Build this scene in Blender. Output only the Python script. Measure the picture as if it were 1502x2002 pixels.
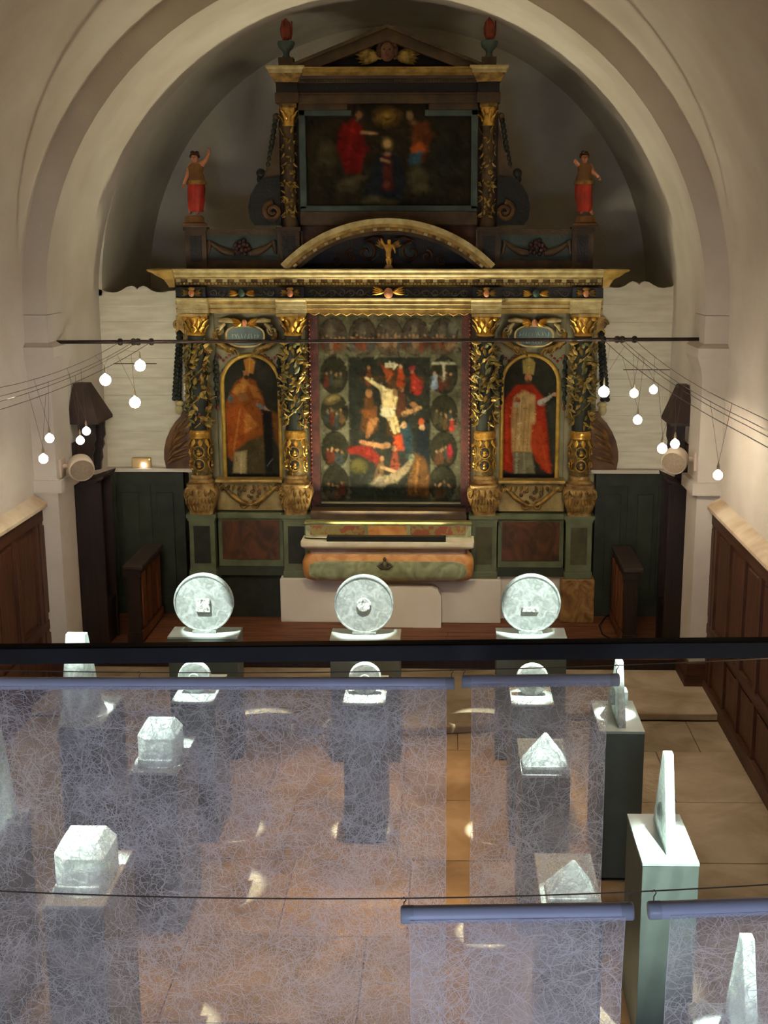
import bpy, bmesh, math, random
import numpy as np
from mathutils import Vector, Matrix
random.seed(7); rng = np.random.default_rng(7)
PI = math.pi
for o in list(bpy.data.objects): bpy.data.objects.remove(o)
SC = bpy.context.scene
COL = SC.collection

# ------------------------------------------------------------------ camera
CF, CPX, CH = 2400.0, 830.0, 4.3                      # focal length in px, optical axis column, eye height
TH = math.atan(523 / CF); PS = math.atan((880 - CPX) * math.cos(TH) / CF)
cam_d = bpy.data.cameras.new('camera'); cam = bpy.data.objects.new('camera', cam_d); COL.objects.link(cam)
cam_d.sensor_fit = 'VERTICAL'; cam_d.sensor_height = 36; cam_d.lens = CF / 2002 * 36
cam_d.shift_x = -(CPX - 751) / 2002
cam_d.clip_start = 0.05; cam_d.clip_end = 100
cam.location = (0, 0, CH); cam.rotation_euler = (PI / 2 - TH, 0, PS)
SC.camera = cam

# ------------------------------------------------------------------ world and exposure
wd = bpy.data.worlds.new('world'); SC.world = wd; wd.use_nodes = True
wd.node_tree.nodes['Background'].inputs[0].default_value = (.35, .45, .8, 1)
wd.node_tree.nodes['Background'].inputs[1].default_value = .05
vs = SC.view_settings
vs.view_transform = 'Standard'; vs.look = 'None'; vs.gamma = 1; vs.use_curve_mapping = False; vs.exposure = 0.2
SC.cycles.max_bounces = 7; SC.cycles.diffuse_bounces = 4; SC.cycles.glossy_bounces = 2; SC.cycles.transmission_bounces = 4; SC.cycles.transparent_max_bounces = 8; SC.cycles.adaptive_threshold = .06; SC.cycles.caustics_reflective = False; SC.cycles.caustics_refractive = False; SC.cycles.sample_clamp_indirect = 4

def lamp(name, kind, loc, energy, color, size=.05, target=None, angle=60, blend=.5):
    d = bpy.data.lights.new(name, kind); d.energy = energy; d.color = color
    o = bpy.data.objects.new(name, d); COL.objects.link(o); o.location = loc
    if kind == 'AREA': d.size = size
    else: d.shadow_soft_size = size
    if kind == 'SPOT': d.spot_size = math.radians(angle); d.spot_blend = blend
    if target is not None:
        o.rotation_euler = (Vector(target) - Vector(loc)).to_track_quat('-Z', 'Y').to_euler()
    return o
STRIP_E = 66; BLUE = (.60, .71, 1.0); WARM = (1, .86, .67); CHAN = (1, .95, .72); COOL = (.86, 1.0, .93); AMBER = (1, .55, .22)
# evening daylight through the west window under the gallery, behind the camera
wl = lamp('west_window_light', 'AREA', (-.7, -2.92, 1.6), 235, BLUE, 1.5, (-.7, 4, 1.75))
# warm spots on the flagstones in the middle of the nave, hung from the vault
lamp('floor_spot', 'SPOT', (-.45, 8.0, 6.6), 900, AMBER, .06, (-.40, 8.6, 0), 34, .7)
lamp('floor_spot', 'SPOT', (-.75, 5.6, 6.6), 900, AMBER, .06, (-.70, 6.0, 0), 34, .7)
# warm spotlight in the nave vault turned on the altar
lamp('altar_spot', 'SPOT', (-.65, 6.6, 6.7), 650, (1, .86, .62), .10, (-.65, 13.1, 1.5), 25, .8)
# bulbs of the same wires further back over the gallery end, out of the picture
for x_, y_ in ((-3.0, 6.6), (-2.9, 4.2), (1.6, 6.4), (1.5, 4.0)): lamp('cable_lamp_light', 'SPOT', (x_, y_, 2.95), 18, WARM, .04, (x_, y_, 0), 165, .5)

# ------------------------------------------------------------------ pixel measurements -> places
cF = Vector((-math.sin(PS) * math.cos(TH), math.cos(PS) * math.cos(TH), -math.sin(TH)))
cR = Vector((math.cos(PS), math.sin(PS), 0)); cU = cR.cross(cF)
def _ray(x, y): return cF + cR * ((x - CPX) / CF) - cU * ((y - 1001) / CF)
def W(x, y, Y): d = _ray(x, y); return Vector((0, 0, CH)) + d * (Y / d.y)       # on the cross plane y = Y
def WX(x, y, X): d = _ray(x, y); return Vector((0, 0, CH)) + d * (X / d.x)      # on the long plane x = X
def WZ(x, y, Z): d = _ray(x, y); return Vector((0, 0, CH)) + d * ((Z - CH) / d.z)  # on the level z = Z

# ------------------------------------------------------------------ materials
def lin(c):
    if isinstance(c, str): c = tuple(int(c[i:i + 2], 16) for i in (0, 2, 4))
    return tuple(((v / 255) / 12.92 if v / 255 <= .04045 else ((v / 255 + .055) / 1.055) ** 2.4) for v in c)
MATS = {}
def mat(name, c1, c2=None, rough=.6, metal=0.0, scale=6.0, detail=5.0, bump=.15, bscale=None, stretch=(1, 1, 1), contrast=(.35, .65), distort=0.0, spec=.4, emit=None, estr=0):
    if name in MATS: return MATS[name]
    m = bpy.data.materials.new(name); m.use_nodes = True; MATS[name] = m
    nt = m.node_tree; N = nt.nodes; L = nt.links; b = N['Principled BSDF']
    b.inputs['Roughness'].default_value = rough; b.inputs['Metallic'].default_value = metal
    b.inputs['Specular IOR Level'].default_value = spec
    tc = N.new('ShaderNodeTexCoord'); mp = N.new('ShaderNodeMapping'); mp.inputs['Scale'].default_value = stretch
    L.new(tc.outputs['Object'], mp.inputs[0])
    nz = N.new('ShaderNodeTexNoise'); nz.inputs['Scale'].default_value = scale; nz.inputs['Detail'].default_value = detail; nz.inputs['Distortion'].default_value = distort
    L.new(mp.outputs[0], nz.inputs['Vector'])
    rp = N.new('ShaderNodeValToRGB'); rp.color_ramp.elements[0].position, rp.color_ramp.elements[1].position = contrast
    a = lin(c1); c = lin(c2) if c2 else tuple(v * .75 for v in a)
    rp.color_ramp.elements[0].color = (*a, 1); rp.color_ramp.elements[1].color = (*c, 1)
    L.new(nz.outputs['Fac'], rp.inputs[0]); L.new(rp.outputs[0], b.inputs['Base Color'])
    if bump:
        n2 = N.new('ShaderNodeTexNoise'); n2.inputs['Scale'].default_value = bscale or scale * 6; n2.inputs['Detail'].default_value = 4
        L.new(mp.outputs[0], n2.inputs['Vector'])
        bp = N.new('ShaderNodeBump'); bp.inputs['Strength'].default_value = bump; bp.inputs['Distance'].default_value = .02
        L.new(n2.outputs['Fac'], bp.inputs['Height']); L.new(bp.outputs[0], b.inputs['Normal'])
    if emit:
        b.inputs['Emission Color'].default_value = (*emit, 1); b.inputs['Emission Strength'].default_value = estr
    return m
PLASTER = mat('plaster', 'd9cfc0', 'cbbfae', .9, scale=1.3, bump=.12, bscale=40)
PLASTER_APSE = mat('pale_apse_plaster', 'e0d8c6', 'd2c8b4', .9, scale=1.5, bump=.15, bscale=30)  # apse plaster, slightly paler than the other walls
PLANK_W = mat('white_plank', 'dcd4c0', 'cdc3ad', .8, scale=3, bump=.1, stretch=(1, 1, 6))
WOOD = mat('oak_panel', '5a3420', '3d2114', .5, scale=4, stretch=(6, 6, .6), bump=.2, distort=1.2)
WOOD_R = mat('oak_rail', '52301d', '371d11', .5, scale=4, stretch=(1, .5, 6), bump=.2)
DWOOD = mat('dark_wood', '2c1a10', '1a0f09', .55, scale=4, stretch=(5, 5, .6), bump=.2)
RWOOD = mat('red_oak', '7a4526', '51290f', .5, scale=4, stretch=(7, 7, .6), bump=.2)
HOODW = mat('hood_wood', '40302a', '2a1e18', .6, scale=4, bump=.2)
GREEN_P = mat('dark_green_paint', '33382a', '252a1e', .6, scale=5, bump=.1)
STONE = mat('flagstone', 'a8957a', '7d6b50', .75, scale=2.2, bump=.35, bscale=18, distort=.6)
STONE2 = mat('flagstone_worn', 'b3a084', '867154', .75, scale=1.7, bump=.35, bscale=18, distort=.6)
MORTAR = mat('floor_joint', '6b5b47', '55483a', .9, scale=8)
TERRA = mat('chancel_plank', '7c4b30', '5b3320', .55, scale=4, stretch=(.6, 6, 6), bump=.15)
CREAMCAP = mat('cream_cap', 'd8c7ac', 'b79c7a', .8, scale=3, bump=.2)
IRON = mat('iron', '3a2a22', '241a16', .6, .5, scale=12, bump=.2)
BLACKST = mat('black_steel', '07080f', '05060a', .6, .0, scale=10, bump=.05)
WIRE = mat('wire', '6a5c4c', '4c4238', .5, .3, bump=0)
GOLD = mat('gilding', 'e0b050', 'a8762c', .30, .7, scale=14, bump=.25, bscale=60)
GOLD_R = mat('red_gilding', 'b9975c', '7c5a32', .42, .4, scale=11, bump=.3, bscale=50)
GOLD_D = mat('dull_gilding', 'a8823c', '5c4420', .5, .35, scale=14, bump=.25, bscale=60)
CREAMG = mat('cream_gilt_moulding', 'b0904e', '80642a', .45, .25, scale=9, bump=.15)
OLIVE = mat('olive_green_paint', '656a4c', '50553c', .6, scale=5, bump=.08)
YGOLD = mat('yellow_gilt_frame', 'c4a044', '9c7828', .45, .3, scale=9, bump=.1)
PALEG = mat('pale_moulding', 'bfae7c', '988250', .55, .1, scale=9, bump=.15)
GGREY = mat('grey_green_paint', '938a66', '7a7254', .65, scale=4, bump=.08)
DGREEN = mat('green_black', '26281a', '181a11', .6, scale=8, bump=.15)
MARB_O = mat('brown_marbling', '5c3620', '34200f', .5, scale=3.2, detail=8, distort=2.2, stretch=(1.3, 1, .8), bump=.05)
MARB_G = mat('green_marbling', '9fa27c', '767a58', .5, scale=3.6, detail=9, distort=2.6, bump=.05)
MARB_S = mat('yellow_stone', 'a57c48', '6b4a24', .55, scale=4.5, detail=8, distort=2.5, bump=.15)
ORANGE = mat('orange_marbling', 'd29a5c', 'b0743a', .45, scale=5, detail=8, distort=1.5, bump=.05)
BLACKP = mat('black_frieze', '1d1712', '120d0a', .5, scale=9, bump=.2)
RELIEF = mat('dark_relief', '5c5244', '37302a', .45, .2, scale=14, bump=.3)
REDBR = mat('red_brown_frame', '50241a', '301410', .5, scale=10, bump=.3, bscale=60)
BROWNW = mat('brown_retable_wood', '523d24', '382919', .6, scale=6, bump=.15)
BLUEP = mat('blue_green_paint', '44524a', '303a36', .6, scale=5, bump=.1)
FLESH = mat('flesh_paint', 'c98a62', 'a96a48', .5, scale=8, bump=.1)
REDC = mat('red_cloth_paint', 'b3301a', '7a1c10', .55, scale=7, bump=.15)
BROWNC = mat('brown_tunic_paint', '7a5228', '5a3a1a', .55, scale=7, bump=.15)
HAIR = mat('brown_hair_paint', '4a2a18', '301a10', .6, scale=20, bump=.3)
TEAL = mat('teal_cartouche', '3f5b50', '2a3c36', .4, scale=6, bump=.1)
PALEL = mat('pale_lettering', '9fb0a4', '8c9c90', .6, bump=0)
FLAME = mat('red_flame_paint', '8e3a22', '5c2014', .6, scale=10, bump=.2)
SLATE = mat('grey_pedestal_paint', '5c655f', '535c56', .45, scale=5, bump=.03)
LIT_TOP = mat('spotlit_top_paint', 'a3ada7', '98a29c', .4, scale=5, bump=.02)  # pedestal grey lightened: the spots' brightness is put into the top's colour
PVC = mat('grey_plastic_tube', 'b4b8ca', 'a8acbd', .45, scale=3, bump=.02)
PVCD = mat('grey_tube_end', 'a4aab8', '949aa6', .4, scale=3, bump=.02)
WHITEP = mat('white_speaker_paint', 'd8c6b0', 'cab69f', .6, scale=4, bump=.05)
GRILLE = mat('speaker_grille', 'a8967e', '97866f', .8, scale=60, bump=.4)
BEIGE = mat('beige_box', 'd2b382', 'c09f70', .6, scale=4, bump=.03)
BLACKM = mat('black_velvet', '171512', '100e0c', .9, scale=10, bump=.1)
CABLEM = mat('black_cable', '14110f', '0d0b0a', .5, bump=0)

def glass_mat():
    m = bpy.data.materials.new('frosted_cast_glass'); m.use_nodes = True; nt = m.node_tree; N = nt.nodes; L = nt.links
    b = N['Principled BSDF']; out = N['Material Output']
    b.inputs['Base Color'].default_value = (.82, .88, .85, 1); b.inputs['Roughness'].default_value = .35
    tc = N.new('ShaderNodeTexCoord'); nz = N.new('ShaderNodeTexNoise'); nz.inputs['Scale'].default_value = 16; nz.inputs['Detail'].default_value = 7; nz.inputs['Distortion'].default_value = 1.5
    L.new(tc.outputs['Object'], nz.inputs['Vector'])
    rp = N.new('ShaderNodeValToRGB'); rp.color_ramp.elements[0].position = .38; rp.color_ramp.elements[1].position = .66
    rp.color_ramp.elements[0].color = (.50, .55, .52, 1); rp.color_ramp.elements[1].color = (.95, 1, .97, 1)
    L.new(nz.outputs['Fac'], rp.inputs[0]); L.new(rp.outputs[0], b.inputs['Base Color'])
    bp = N.new('ShaderNodeBump'); bp.inputs['Strength'].default_value = .4; bp.inputs['Distance'].default_value = .01
    L.new(nz.outputs['Fac'], bp.inputs['Height']); L.new(bp.outputs[0], b.inputs['Normal'])
    tr = N.new('ShaderNodeBsdfTranslucent'); L.new(rp.outputs[0], tr.inputs['Color'])
    gl = N.new('ShaderNodeBsdfRefraction'); gl.inputs['Roughness'].default_value = .3; gl.inputs['IOR'].default_value = 1.3; gl.inputs['Color'].default_value = (.9, 1, .96, 1)
    m1 = N.new('ShaderNodeMixShader'); m1.inputs[0].default_value = .45; L.new(b.outputs[0], m1.inputs[1]); L.new(tr.outputs[0], m1.inputs[2])
    m2 = N.new('ShaderNodeMixShader'); m2.inputs[0].default_value = .22; L.new(m1.outputs[0], m2.inputs[1]); L.new(gl.outputs[0], m2.inputs[2])
    L.new(m2.outputs[0], out.inputs[0]); return m
GLASS = glass_mat()
CRYST = mat('dark_crystal_core', '6e7466', 'e8eee8', .2, scale=30, contrast=(.4, .6), bump=.5, bscale=50)

def veil_mat(name, base, seed):
    m = bpy.data.materials.new(name); m.use_nodes = True; nt = m.node_tree; N = nt.nodes; L = nt.links
    for n in list(N): N.remove(n)
    out = N.new('ShaderNodeOutputMaterial'); tc = N.new('ShaderNodeTexCoord')
    def math_(op, a, b=None, clamp=False):
        n = N.new('ShaderNodeMath'); n.operation = op; n.use_clamp = clamp
        for i, v in enumerate((a, b)):
            if v is None: continue
            if isinstance(v, (int, float)): n.inputs[i].default_value = v
            else: L.new(v, n.inputs[i])
        return n.outputs[0]
    mp = N.new('ShaderNodeMapping'); mp.inputs['Location'].default_value = (seed * 3.1, 0, seed * 1.7); L.new(tc.outputs['Object'], mp.inputs[0])
    cl = N.new('ShaderNodeTexNoise'); cl.inputs['Scale'].default_value = 5; cl.inputs['Detail'].default_value = 6; L.new(mp.outputs[0], cl.inputs['Vector'])
    fi = N.new('ShaderNodeTexNoise'); fi.inputs['Scale'].default_value = 60; fi.inputs['Detail'].default_value = 3; fi.inputs['Distortion'].default_value = 2; L.new(mp.outputs[0], fi.inputs['Vector'])
    al = math_('ADD', math_('ADD', base, math_('MULTIPLY', math_('SUBTRACT', cl.outputs['Fac'], .5), .55)), math_('MULTIPLY', math_('SUBTRACT', fi.outputs['Fac'], .5), .35), True)
    di = N.new('ShaderNodeBsdfDiffuse'); di.inputs['Color'].default_value = (.80, .78, .82, 1)
    tl = N.new('ShaderNodeBsdfTranslucent'); tl.inputs['Color'].default_value = (.80, .76, .76, 1)
    ms = N.new('ShaderNodeMixShader'); ms.inputs[0].default_value = .5; L.new(di.outputs[0], ms.inputs[1]); L.new(tl.outputs[0], ms.inputs[2])
    tp = N.new('ShaderNodeBsdfTransparent')
    mx = N.new('ShaderNodeMixShader'); L.new(al, mx.inputs[0]); L.new(tp.outputs[0], mx.inputs[1]); L.new(ms.outputs[0], mx.inputs[2])
    L.new(mx.outputs[0], out.inputs[0]); return m

def fibre_mat():
    m = bpy.data.materials.new('white_fibre'); m.use_nodes = True; nt = m.node_tree; N = nt.nodes; L = nt.links
    for n in list(N): N.remove(n)
    out = N.new('ShaderNodeOutputMaterial'); di = N.new('ShaderNodeBsdfDiffuse'); di.inputs['Color'].default_value = (.9, .9, .92, 1)
    tl = N.new('ShaderNodeBsdfTranslucent'); tl.inputs['Color'].default_value = (.9, .88, .88, 1); tp = N.new('ShaderNodeBsdfTransparent')
    ms = N.new('ShaderNodeMixShader'); ms.inputs[0].default_value = .45; L.new(di.outputs[0], ms.inputs[1]); L.new(tl.outputs[0], ms.inputs[2])
    mx = N.new('ShaderNodeMixShader'); mx.inputs[0].default_value = .5; L.new(tp.outputs[0], mx.inputs[1]); L.new(ms.outputs[0], mx.inputs[2])
    L.new(mx.outputs[0], out.inputs[0]); return m
FIBRE = fibre_mat()

def paint_mat():
    m = bpy.data.materials.new('oil_painting'); m.use_nodes = True; nt = m.node_tree; N = nt.nodes; L = nt.links; b = N['Principled BSDF']
    at = N.new('ShaderNodeAttribute'); at.attribute_name = 'paint'; L.new(at.outputs['Color'], b.inputs['Base Color'])
    b.inputs['Roughness'].default_value = .65; b.inputs['Specular IOR Level'].default_value = .08
    return m
PAINT = paint_mat()

# ------------------------------------------------------------------ mesh building
class MB:
    def __init__(s): s.v = []; s.f = []
    def add(s, vs, fs):
        n = len(s.v); s.v += [tuple(v) for v in vs]; s.f += [tuple(i + n for i in f) for f in fs]; return s
    def box(s, x0, y0, z0, x1, y1, z1):
        x0, x1 = min(x0, x1), max(x0, x1); y0, y1 = min(y0, y1), max(y0, y1); z0, z1 = min(z0, z1), max(z0, z1)
        return s.add([(x0, y0, z0), (x1, y0, z0), (x1, y1, z0), (x0, y1, z0), (x0, y0, z1), (x1, y0, z1), (x1, y1, z1), (x0, y1, z1)],
                     [(0, 3, 2, 1), (4, 5, 6, 7), (0, 1, 5, 4), (1, 2, 6, 5), (2, 3, 7, 6), (3, 0, 4, 7)])
    def prism(s, poly, d0, d1, axis='y'):
        # polygon in the two other axes (in x,z / y,z / x,y order), extruded from d0 to d1
        n = len(poly)
        def p(a, b, d): return {'y': (a, d, b), 'x': (d, a, b), 'z': (a, b, d)}[axis]
        vs = [p(a, b, d0) for a, b in poly] + [p(a, b, d1) for a, b in poly]
        return s.add(vs, [tuple(range(n)), tuple(range(2 * n - 1, n - 1, -1))] + [(i, i + n, (i + 1) % n + n, (i + 1) % n) for i in range(n)])
    def lathe(s, prof, c=(0, 0, 0), seg=16, sx=1, sy=1, a0=0, a1=2 * PI):
        n = len(prof); full = abs(a1 - a0 - 2 * PI) < 1e-6; k = seg if full else seg + 1; vs = []; fs = []
        for i in range(k):
            a = a0 + (a1 - a0) * i / seg
            for r, z in prof: vs.append((c[0] + r * sx * math.cos(a), c[1] + r * sy * math.sin(a), c[2] + z))
        for i in range(seg):
            j = (i + 1) % k
            for q in range(n - 1): fs.append((i * n + q, j * n + q, j * n + q + 1, i * n + q + 1))
        return s.add(vs, fs)
    def tube(s, path, r, seg=8, cap=True):
        path = [Vector(p) for p in path]; n = len(path); rr = r if isinstance(r, (list, tuple)) else [r] * n; vs = []; fs = []
        prev = None
        for i, p in enumerate(path):
            t = (path[min(i + 1, n - 1)] - path[max(i - 1, 0)]).normalized()
            if prev is None:
                u = t.cross(Vector((0, 0, 1))) if abs(t.z) < .9 else t.cross(Vector((0, 1, 0)))
            else: u = prev - t * prev.dot(t)
            u.normalize(); w = t.cross(u); prev = u
            for k in range(seg):
                a = 2 * PI * k / seg; vs.append(p + (u * math.cos(a) + w * math.sin(a)) * rr[i])
        for i in range(n - 1):
            for k in range(seg):
                j = (k + 1) % seg; fs.append((i * seg + k, i * seg + j, (i + 1) * seg + j, (i + 1) * seg + k))
        if cap: fs += [tuple(range(seg - 1, -1, -1)), tuple((n - 1) * seg + k for k in range(seg))]
        return s.add(vs, fs)
    def ball(s, c, r, seg=12, rings=8, rot=None):
        rx, ry, rz = r if isinstance(r, (tuple, list)) else (r, r, r); vs = [(0, 0, rz)]; fs = []
        for i in range(1, rings):
            a = PI * i / rings
            for k in range(seg):
                b = 2 * PI * k / seg; vs.append((rx * math.sin(a) * math.cos(b), ry * math.sin(a) * math.sin(b), rz * math.cos(a)))
        vs.append((0, 0, -rz)); m = len(vs) - 1
        for k in range(seg):
            j = (k + 1) % seg; fs.append((0, 1 + k, 1 + j)); fs.append((m, 1 + (rings - 2) * seg + j, 1 + (rings - 2) * seg + k))
            for i in range(rings - 2): fs.append((1 + i * seg + k, 1 + (i + 1) * seg + k, 1 + (i + 1) * seg + j, 1 + i * seg + j))
        M3 = rot or Matrix.Identity(3)
        return s.add([Vector(c) + M3 @ Vector(v) for v in vs], fs)
    def leaf(s, p, d, up, ln, w, curl=.3, th=.008):
        # a bent pointed leaf: from p along d, its face turned to up
        d = Vector(d).normalized(); up = Vector(up); up = (up - d * up.dot(d)).normalized(); sd = d.cross(up); p = Vector(p); vs = []
        for t, ww in ((0, .25), (.35, 1), (.7, .75), (1, .05)):
            c = p + d * (ln * t) + up * (ln * curl * t * t)
            vs += [c - sd * (w * ww / 2), c + up * th, c + sd * (w * ww / 2), c - up * th * .3]
        fs = []
        for i in range(3):
            for k in range(4): j = (k + 1) % 4; fs.append((i * 4 + k, i * 4 + j, (i + 1) * 4 + j, (i + 1) * 4 + k))
        fs += [(3, 2, 1, 0), (12, 13, 14, 15)]
        return s.add(vs, fs)
    def spiral(s, c, r, turns, rad, sgn=1, a0=0, Yoff=0, seg=6, n=26):
        path = []; rr = []
        for i in range(n):
            t = i / (n - 1); a = a0 + sgn * turns * 2 * PI * t; q = r * (1 - .85 * t)
            path.append((c[0] + q * math.cos(a), c[1] + Yoff * t, c[2] + q * math.sin(a))); rr.append(rad * (1 - .4 * t))
        return s.tube(path, rr, seg)
    def loft(s, rings, cap=True, close=True):
        n = len(rings[0]); vs = [p for r in rings for p in r]; fs = []
        for i in range(len(rings) - 1):
            for k in range(n if close else n - 1):
                j = (k + 1) % n; fs.append((i * n + k, i * n + j, (i + 1) * n + j, (i + 1) * n + k))
        if cap: fs += [tuple(range(n - 1, -1, -1)), tuple((len(rings) - 1) * n + k for k in range(n))]
        return s.add(vs, fs)
    def mirror(s, ax):
        m = MB(); m.v = [(2 * ax - x, y, z) for x, y, z in s.v]; m.f = [tuple(reversed(f)) for f in s.f]; return m
    def join(s, o): return s.add(o.v, o.f)
    def mesh(s, name, m, smooth=None, bevel=0):
        me = bpy.data.meshes.new(name); me.from_pydata(s.v, [], s.f); 
        bm = bmesh.new(); bm.from_mesh(me); bmesh.ops.recalc_face_normals(bm, faces=bm.faces); bm.to_mesh(me); bm.free()
        if m: me.materials.append(m)
        if smooth is not None:
            me.polygons.foreach_set('use_smooth', [True] * len(me.polygons)); me.set_sharp_from_angle(angle=math.radians(smooth))
        me.update(); return me
    def build(s, name, m, parent=None, smooth=None, bevel=0, loc=None, label=None):
        o = bpy.data.objects.new(name, s.mesh(name, m, smooth)); COL.objects.link(o)
        if loc is not None: o.location = loc
        if parent is not None: o.parent = parent
        if bevel:
            b = o.modifiers.new('bevel', 'BEVEL'); b.width = bevel; b.segments = 2; b.limit_method = 'ANGLE'; b.angle_limit = math.radians(40)
        if label: o['label'] = label
        return o
def thing(name, label, cat, loc=(0, 0, 0), rz=0, group=None):
    o = bpy.data.objects.new(name, None); COL.objects.link(o); o.location = loc; o.rotation_euler = (0, 0, rz); o.empty_display_size = .1
    return tag(o, label, cat, group)
def tag(o, label, cat, group=None):
    o['label'] = label; o['category'] = cat
    if group: o['group'] = group
    return o
def struct(o): o['kind'] = 'structure'; return o
def stuff(o): o['kind'] = 'stuff'; return o
def put(me, name, parent=None, loc=(0, 0, 0), rot=None, scale=None):
    o = bpy.data.objects.new(name, me); COL.objects.link(o); o.location = loc
    if parent is not None: o.parent = parent
    if rot is not None: o.rotation_euler = rot
    if scale is not None: o.scale = scale
    return o
def arc(cx, cz, r, a0, a1, n, rz=None):
    return [(cx + r * math.cos(a0 + (a1 - a0) * i / n), cz + (rz or r) * math.sin(a0 + (a1 - a0) * i / n)) for i in range(n + 1)]
def BX(mb, x0, y0, x1, y1, Yf, Yb):
    # box whose front face covers the measured rectangle on the plane Yf
    ym = (y0 + y1) / 2; xm = (x0 + x1) / 2
    return mb.box(W(x0, ym, Yf).x, Yf, W(xm, y1, Yf).z, W(x1, ym, Yf).x, Yb, W(xm, y0, Yf).z)
# ================================================================== THE SETTING
NX0, NX1, NAX = -3.98, 2.58, -.70          # nave wall faces and vault axis
CX0, CX1 = -3.80, 2.40                     # chancel wall faces
Y_ARCH, Y_PIL, Y_SCR, Y_END = 11.5, 12.0, 13.40, 15.6
ZF1, ZF2 = .075, .20                       # step and chancel floor levels
def vault(name, cx, cz, r, t, y0, y1, m, n=40, rz=None):
    outer = arc(cx, cz, r + t, 0, PI, n, (rz or r) + t); inner = arc(cx, cz, r, PI, 0, n, rz or r)
    mb = MB(); k = n + 1
    vs = []
    for y in (y0, y1):
        vs += [(x, y, z) for x, z in outer] + [(x, y, z) for x, z in reversed(inner)]
    fs = []
    for i in range(n):
        fs += [(i, i + 1, 2 * k + i + 1, 2 * k + i), (k + i, 2 * k + k + i, 2 * k + k + i + 1, k + i + 1), (i, k + i, k + i + 1, i + 1), (2 * k + i, 2 * k + i + 1, 3 * k + i + 1, 3 * k + i)]
    mb.add(vs, fs)
    return struct(mb.build(name, m, smooth=30))
struct(MB().box(NX0 - .3, -3, 0, NX0, Y_ARCH, 3.68).build('wall_left', PLASTER))
# right wall with the arched window embrasure near its east end
struct(MB().box(NX1, -3, 0, NX1 + .3, 8.35, 3.68).box(NX1, 8.35, 0, NX1 + .3, 9.55, 2.7).box(NX1, 9.55, 0, NX1 + .3, Y_ARCH, 3.68).box(NX1 + .26, 8.35, 2.7, NX1 + .3, 9.55, 3.68).build('wall_right', PLASTER))
struct(MB().box(NX0, -3.3, 0, -1.6, -3, 7).box(.2, -3.3, 0, NX1, -3, 7).box(-1.6, -3.3, 0, .2, -3, .8).box(-1.6, -3.3, 2.4, .2, -3, 7).build('wall_west', PLASTER))
w1 = struct(MB().box(-1.6, -3.18, .8, -1.52, -3.1, 2.4).box(.12, -3.18, .8, .2, -3.1, 2.4).box(-1.52, -3.18, .8, .12, -3.1, .88).box(-1.52, -3.18, 2.32, .12, -3.1, 2.4).box(-.73, -3.17, .88, -.67, -3.11, 2.32).build('window_1', WOOD_R))
vault('ceiling', NAX, 3.68, 3.28, .25, -3, Y_ARCH, PLASTER)
vault('ceiling_chancel_arch', -.70, 3.66, 3.06, .5, Y_ARCH, Y_PIL, PLASTER)
vault('ceiling_chancel', -.70, 3.66, 3.10, .3, Y_PIL, Y_SCR, PLASTER)
vault('ceiling_apse', -.66, 3.76, 3.10, .3, Y_SCR, Y_END, PLASTER_APSE)
for s, x0, x1 in (('left', CX0 - .3, CX0), ('right', CX1, CX1 + .3)):
    struct(MB().box(x0, Y_PIL, 0, x1, Y_SCR + .05, 3.68).build('wall_chancel_' + s, PLASTER))
    struct(MB().box(x0, Y_SCR + .05, 0, x1, Y_END, 3.78).build('wall_apse_' + s, PLASTER_APSE))
struct(MB().box(CX0 - .3, Y_END, 0, CX1 + .3, Y_END + .3, 7.3).build('wall_apse_end', PLASTER_APSE))

struct(MB().box(NX0, -3, 2.38, NX1, 1.2, 2.65).build('floor_gallery', DWOOD))
# pilasters that carry the arch
def pilaster(side):
    sg = 1 if side == 'left' else -1
    def X(d): return (NX0 + d) if sg > 0 else (NX1 - d)          # distance from the nave wall
    e = bpy.data.objects.new('pilaster_' + side, None); COL.objects.link(e); struct(e)
    w = .22; 
    MB().box(X(-.28), Y_ARCH, .3, X(w), Y_PIL, 1.97).build('lower_shaft', PLASTER, e)
    MB().box(X(-.28), Y_ARCH, 2.09, X(w), Y_PIL, 3.05).build('upper_shaft', PLASTER, e)
    MB().box(X(-.28), Y_ARCH - .04, 1.97, X(w + .05), Y_PIL + .03, 2.09).build('collar', PLASTER, e)
    prof = [(0, 3.05), (.005, 3.1), (.02, 3.17), (.045, 3.23), (.06, 3.27), (.06, 3.36), (.0, 3.40)]
    rings = []
    for d, z in prof:
        rings.append([(X(-.28), Y_ARCH - d, z), (X(w + d), Y_ARCH - d, z), (X(w + d), Y_PIL + d, z), (X(-.28), Y_PIL + d, z)])
    MB().loft(rings).build('capital', PLASTER, e)
    MB().box(X(-.28), Y_ARCH, 3.40, X(w), Y_PIL, 3.655).build("springer", PLASTER, e)
    MB().box(X(-.02), Y_ARCH - .06, ZF1, X(w + .03), Y_PIL + .02, .30).box(X(-.02), Y_ARCH - .08, ZF1, X(w + .05), Y_PIL + .03, .16).build('plinth', WOOD_R, e)
pilaster('left'); pilaster('right')

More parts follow.
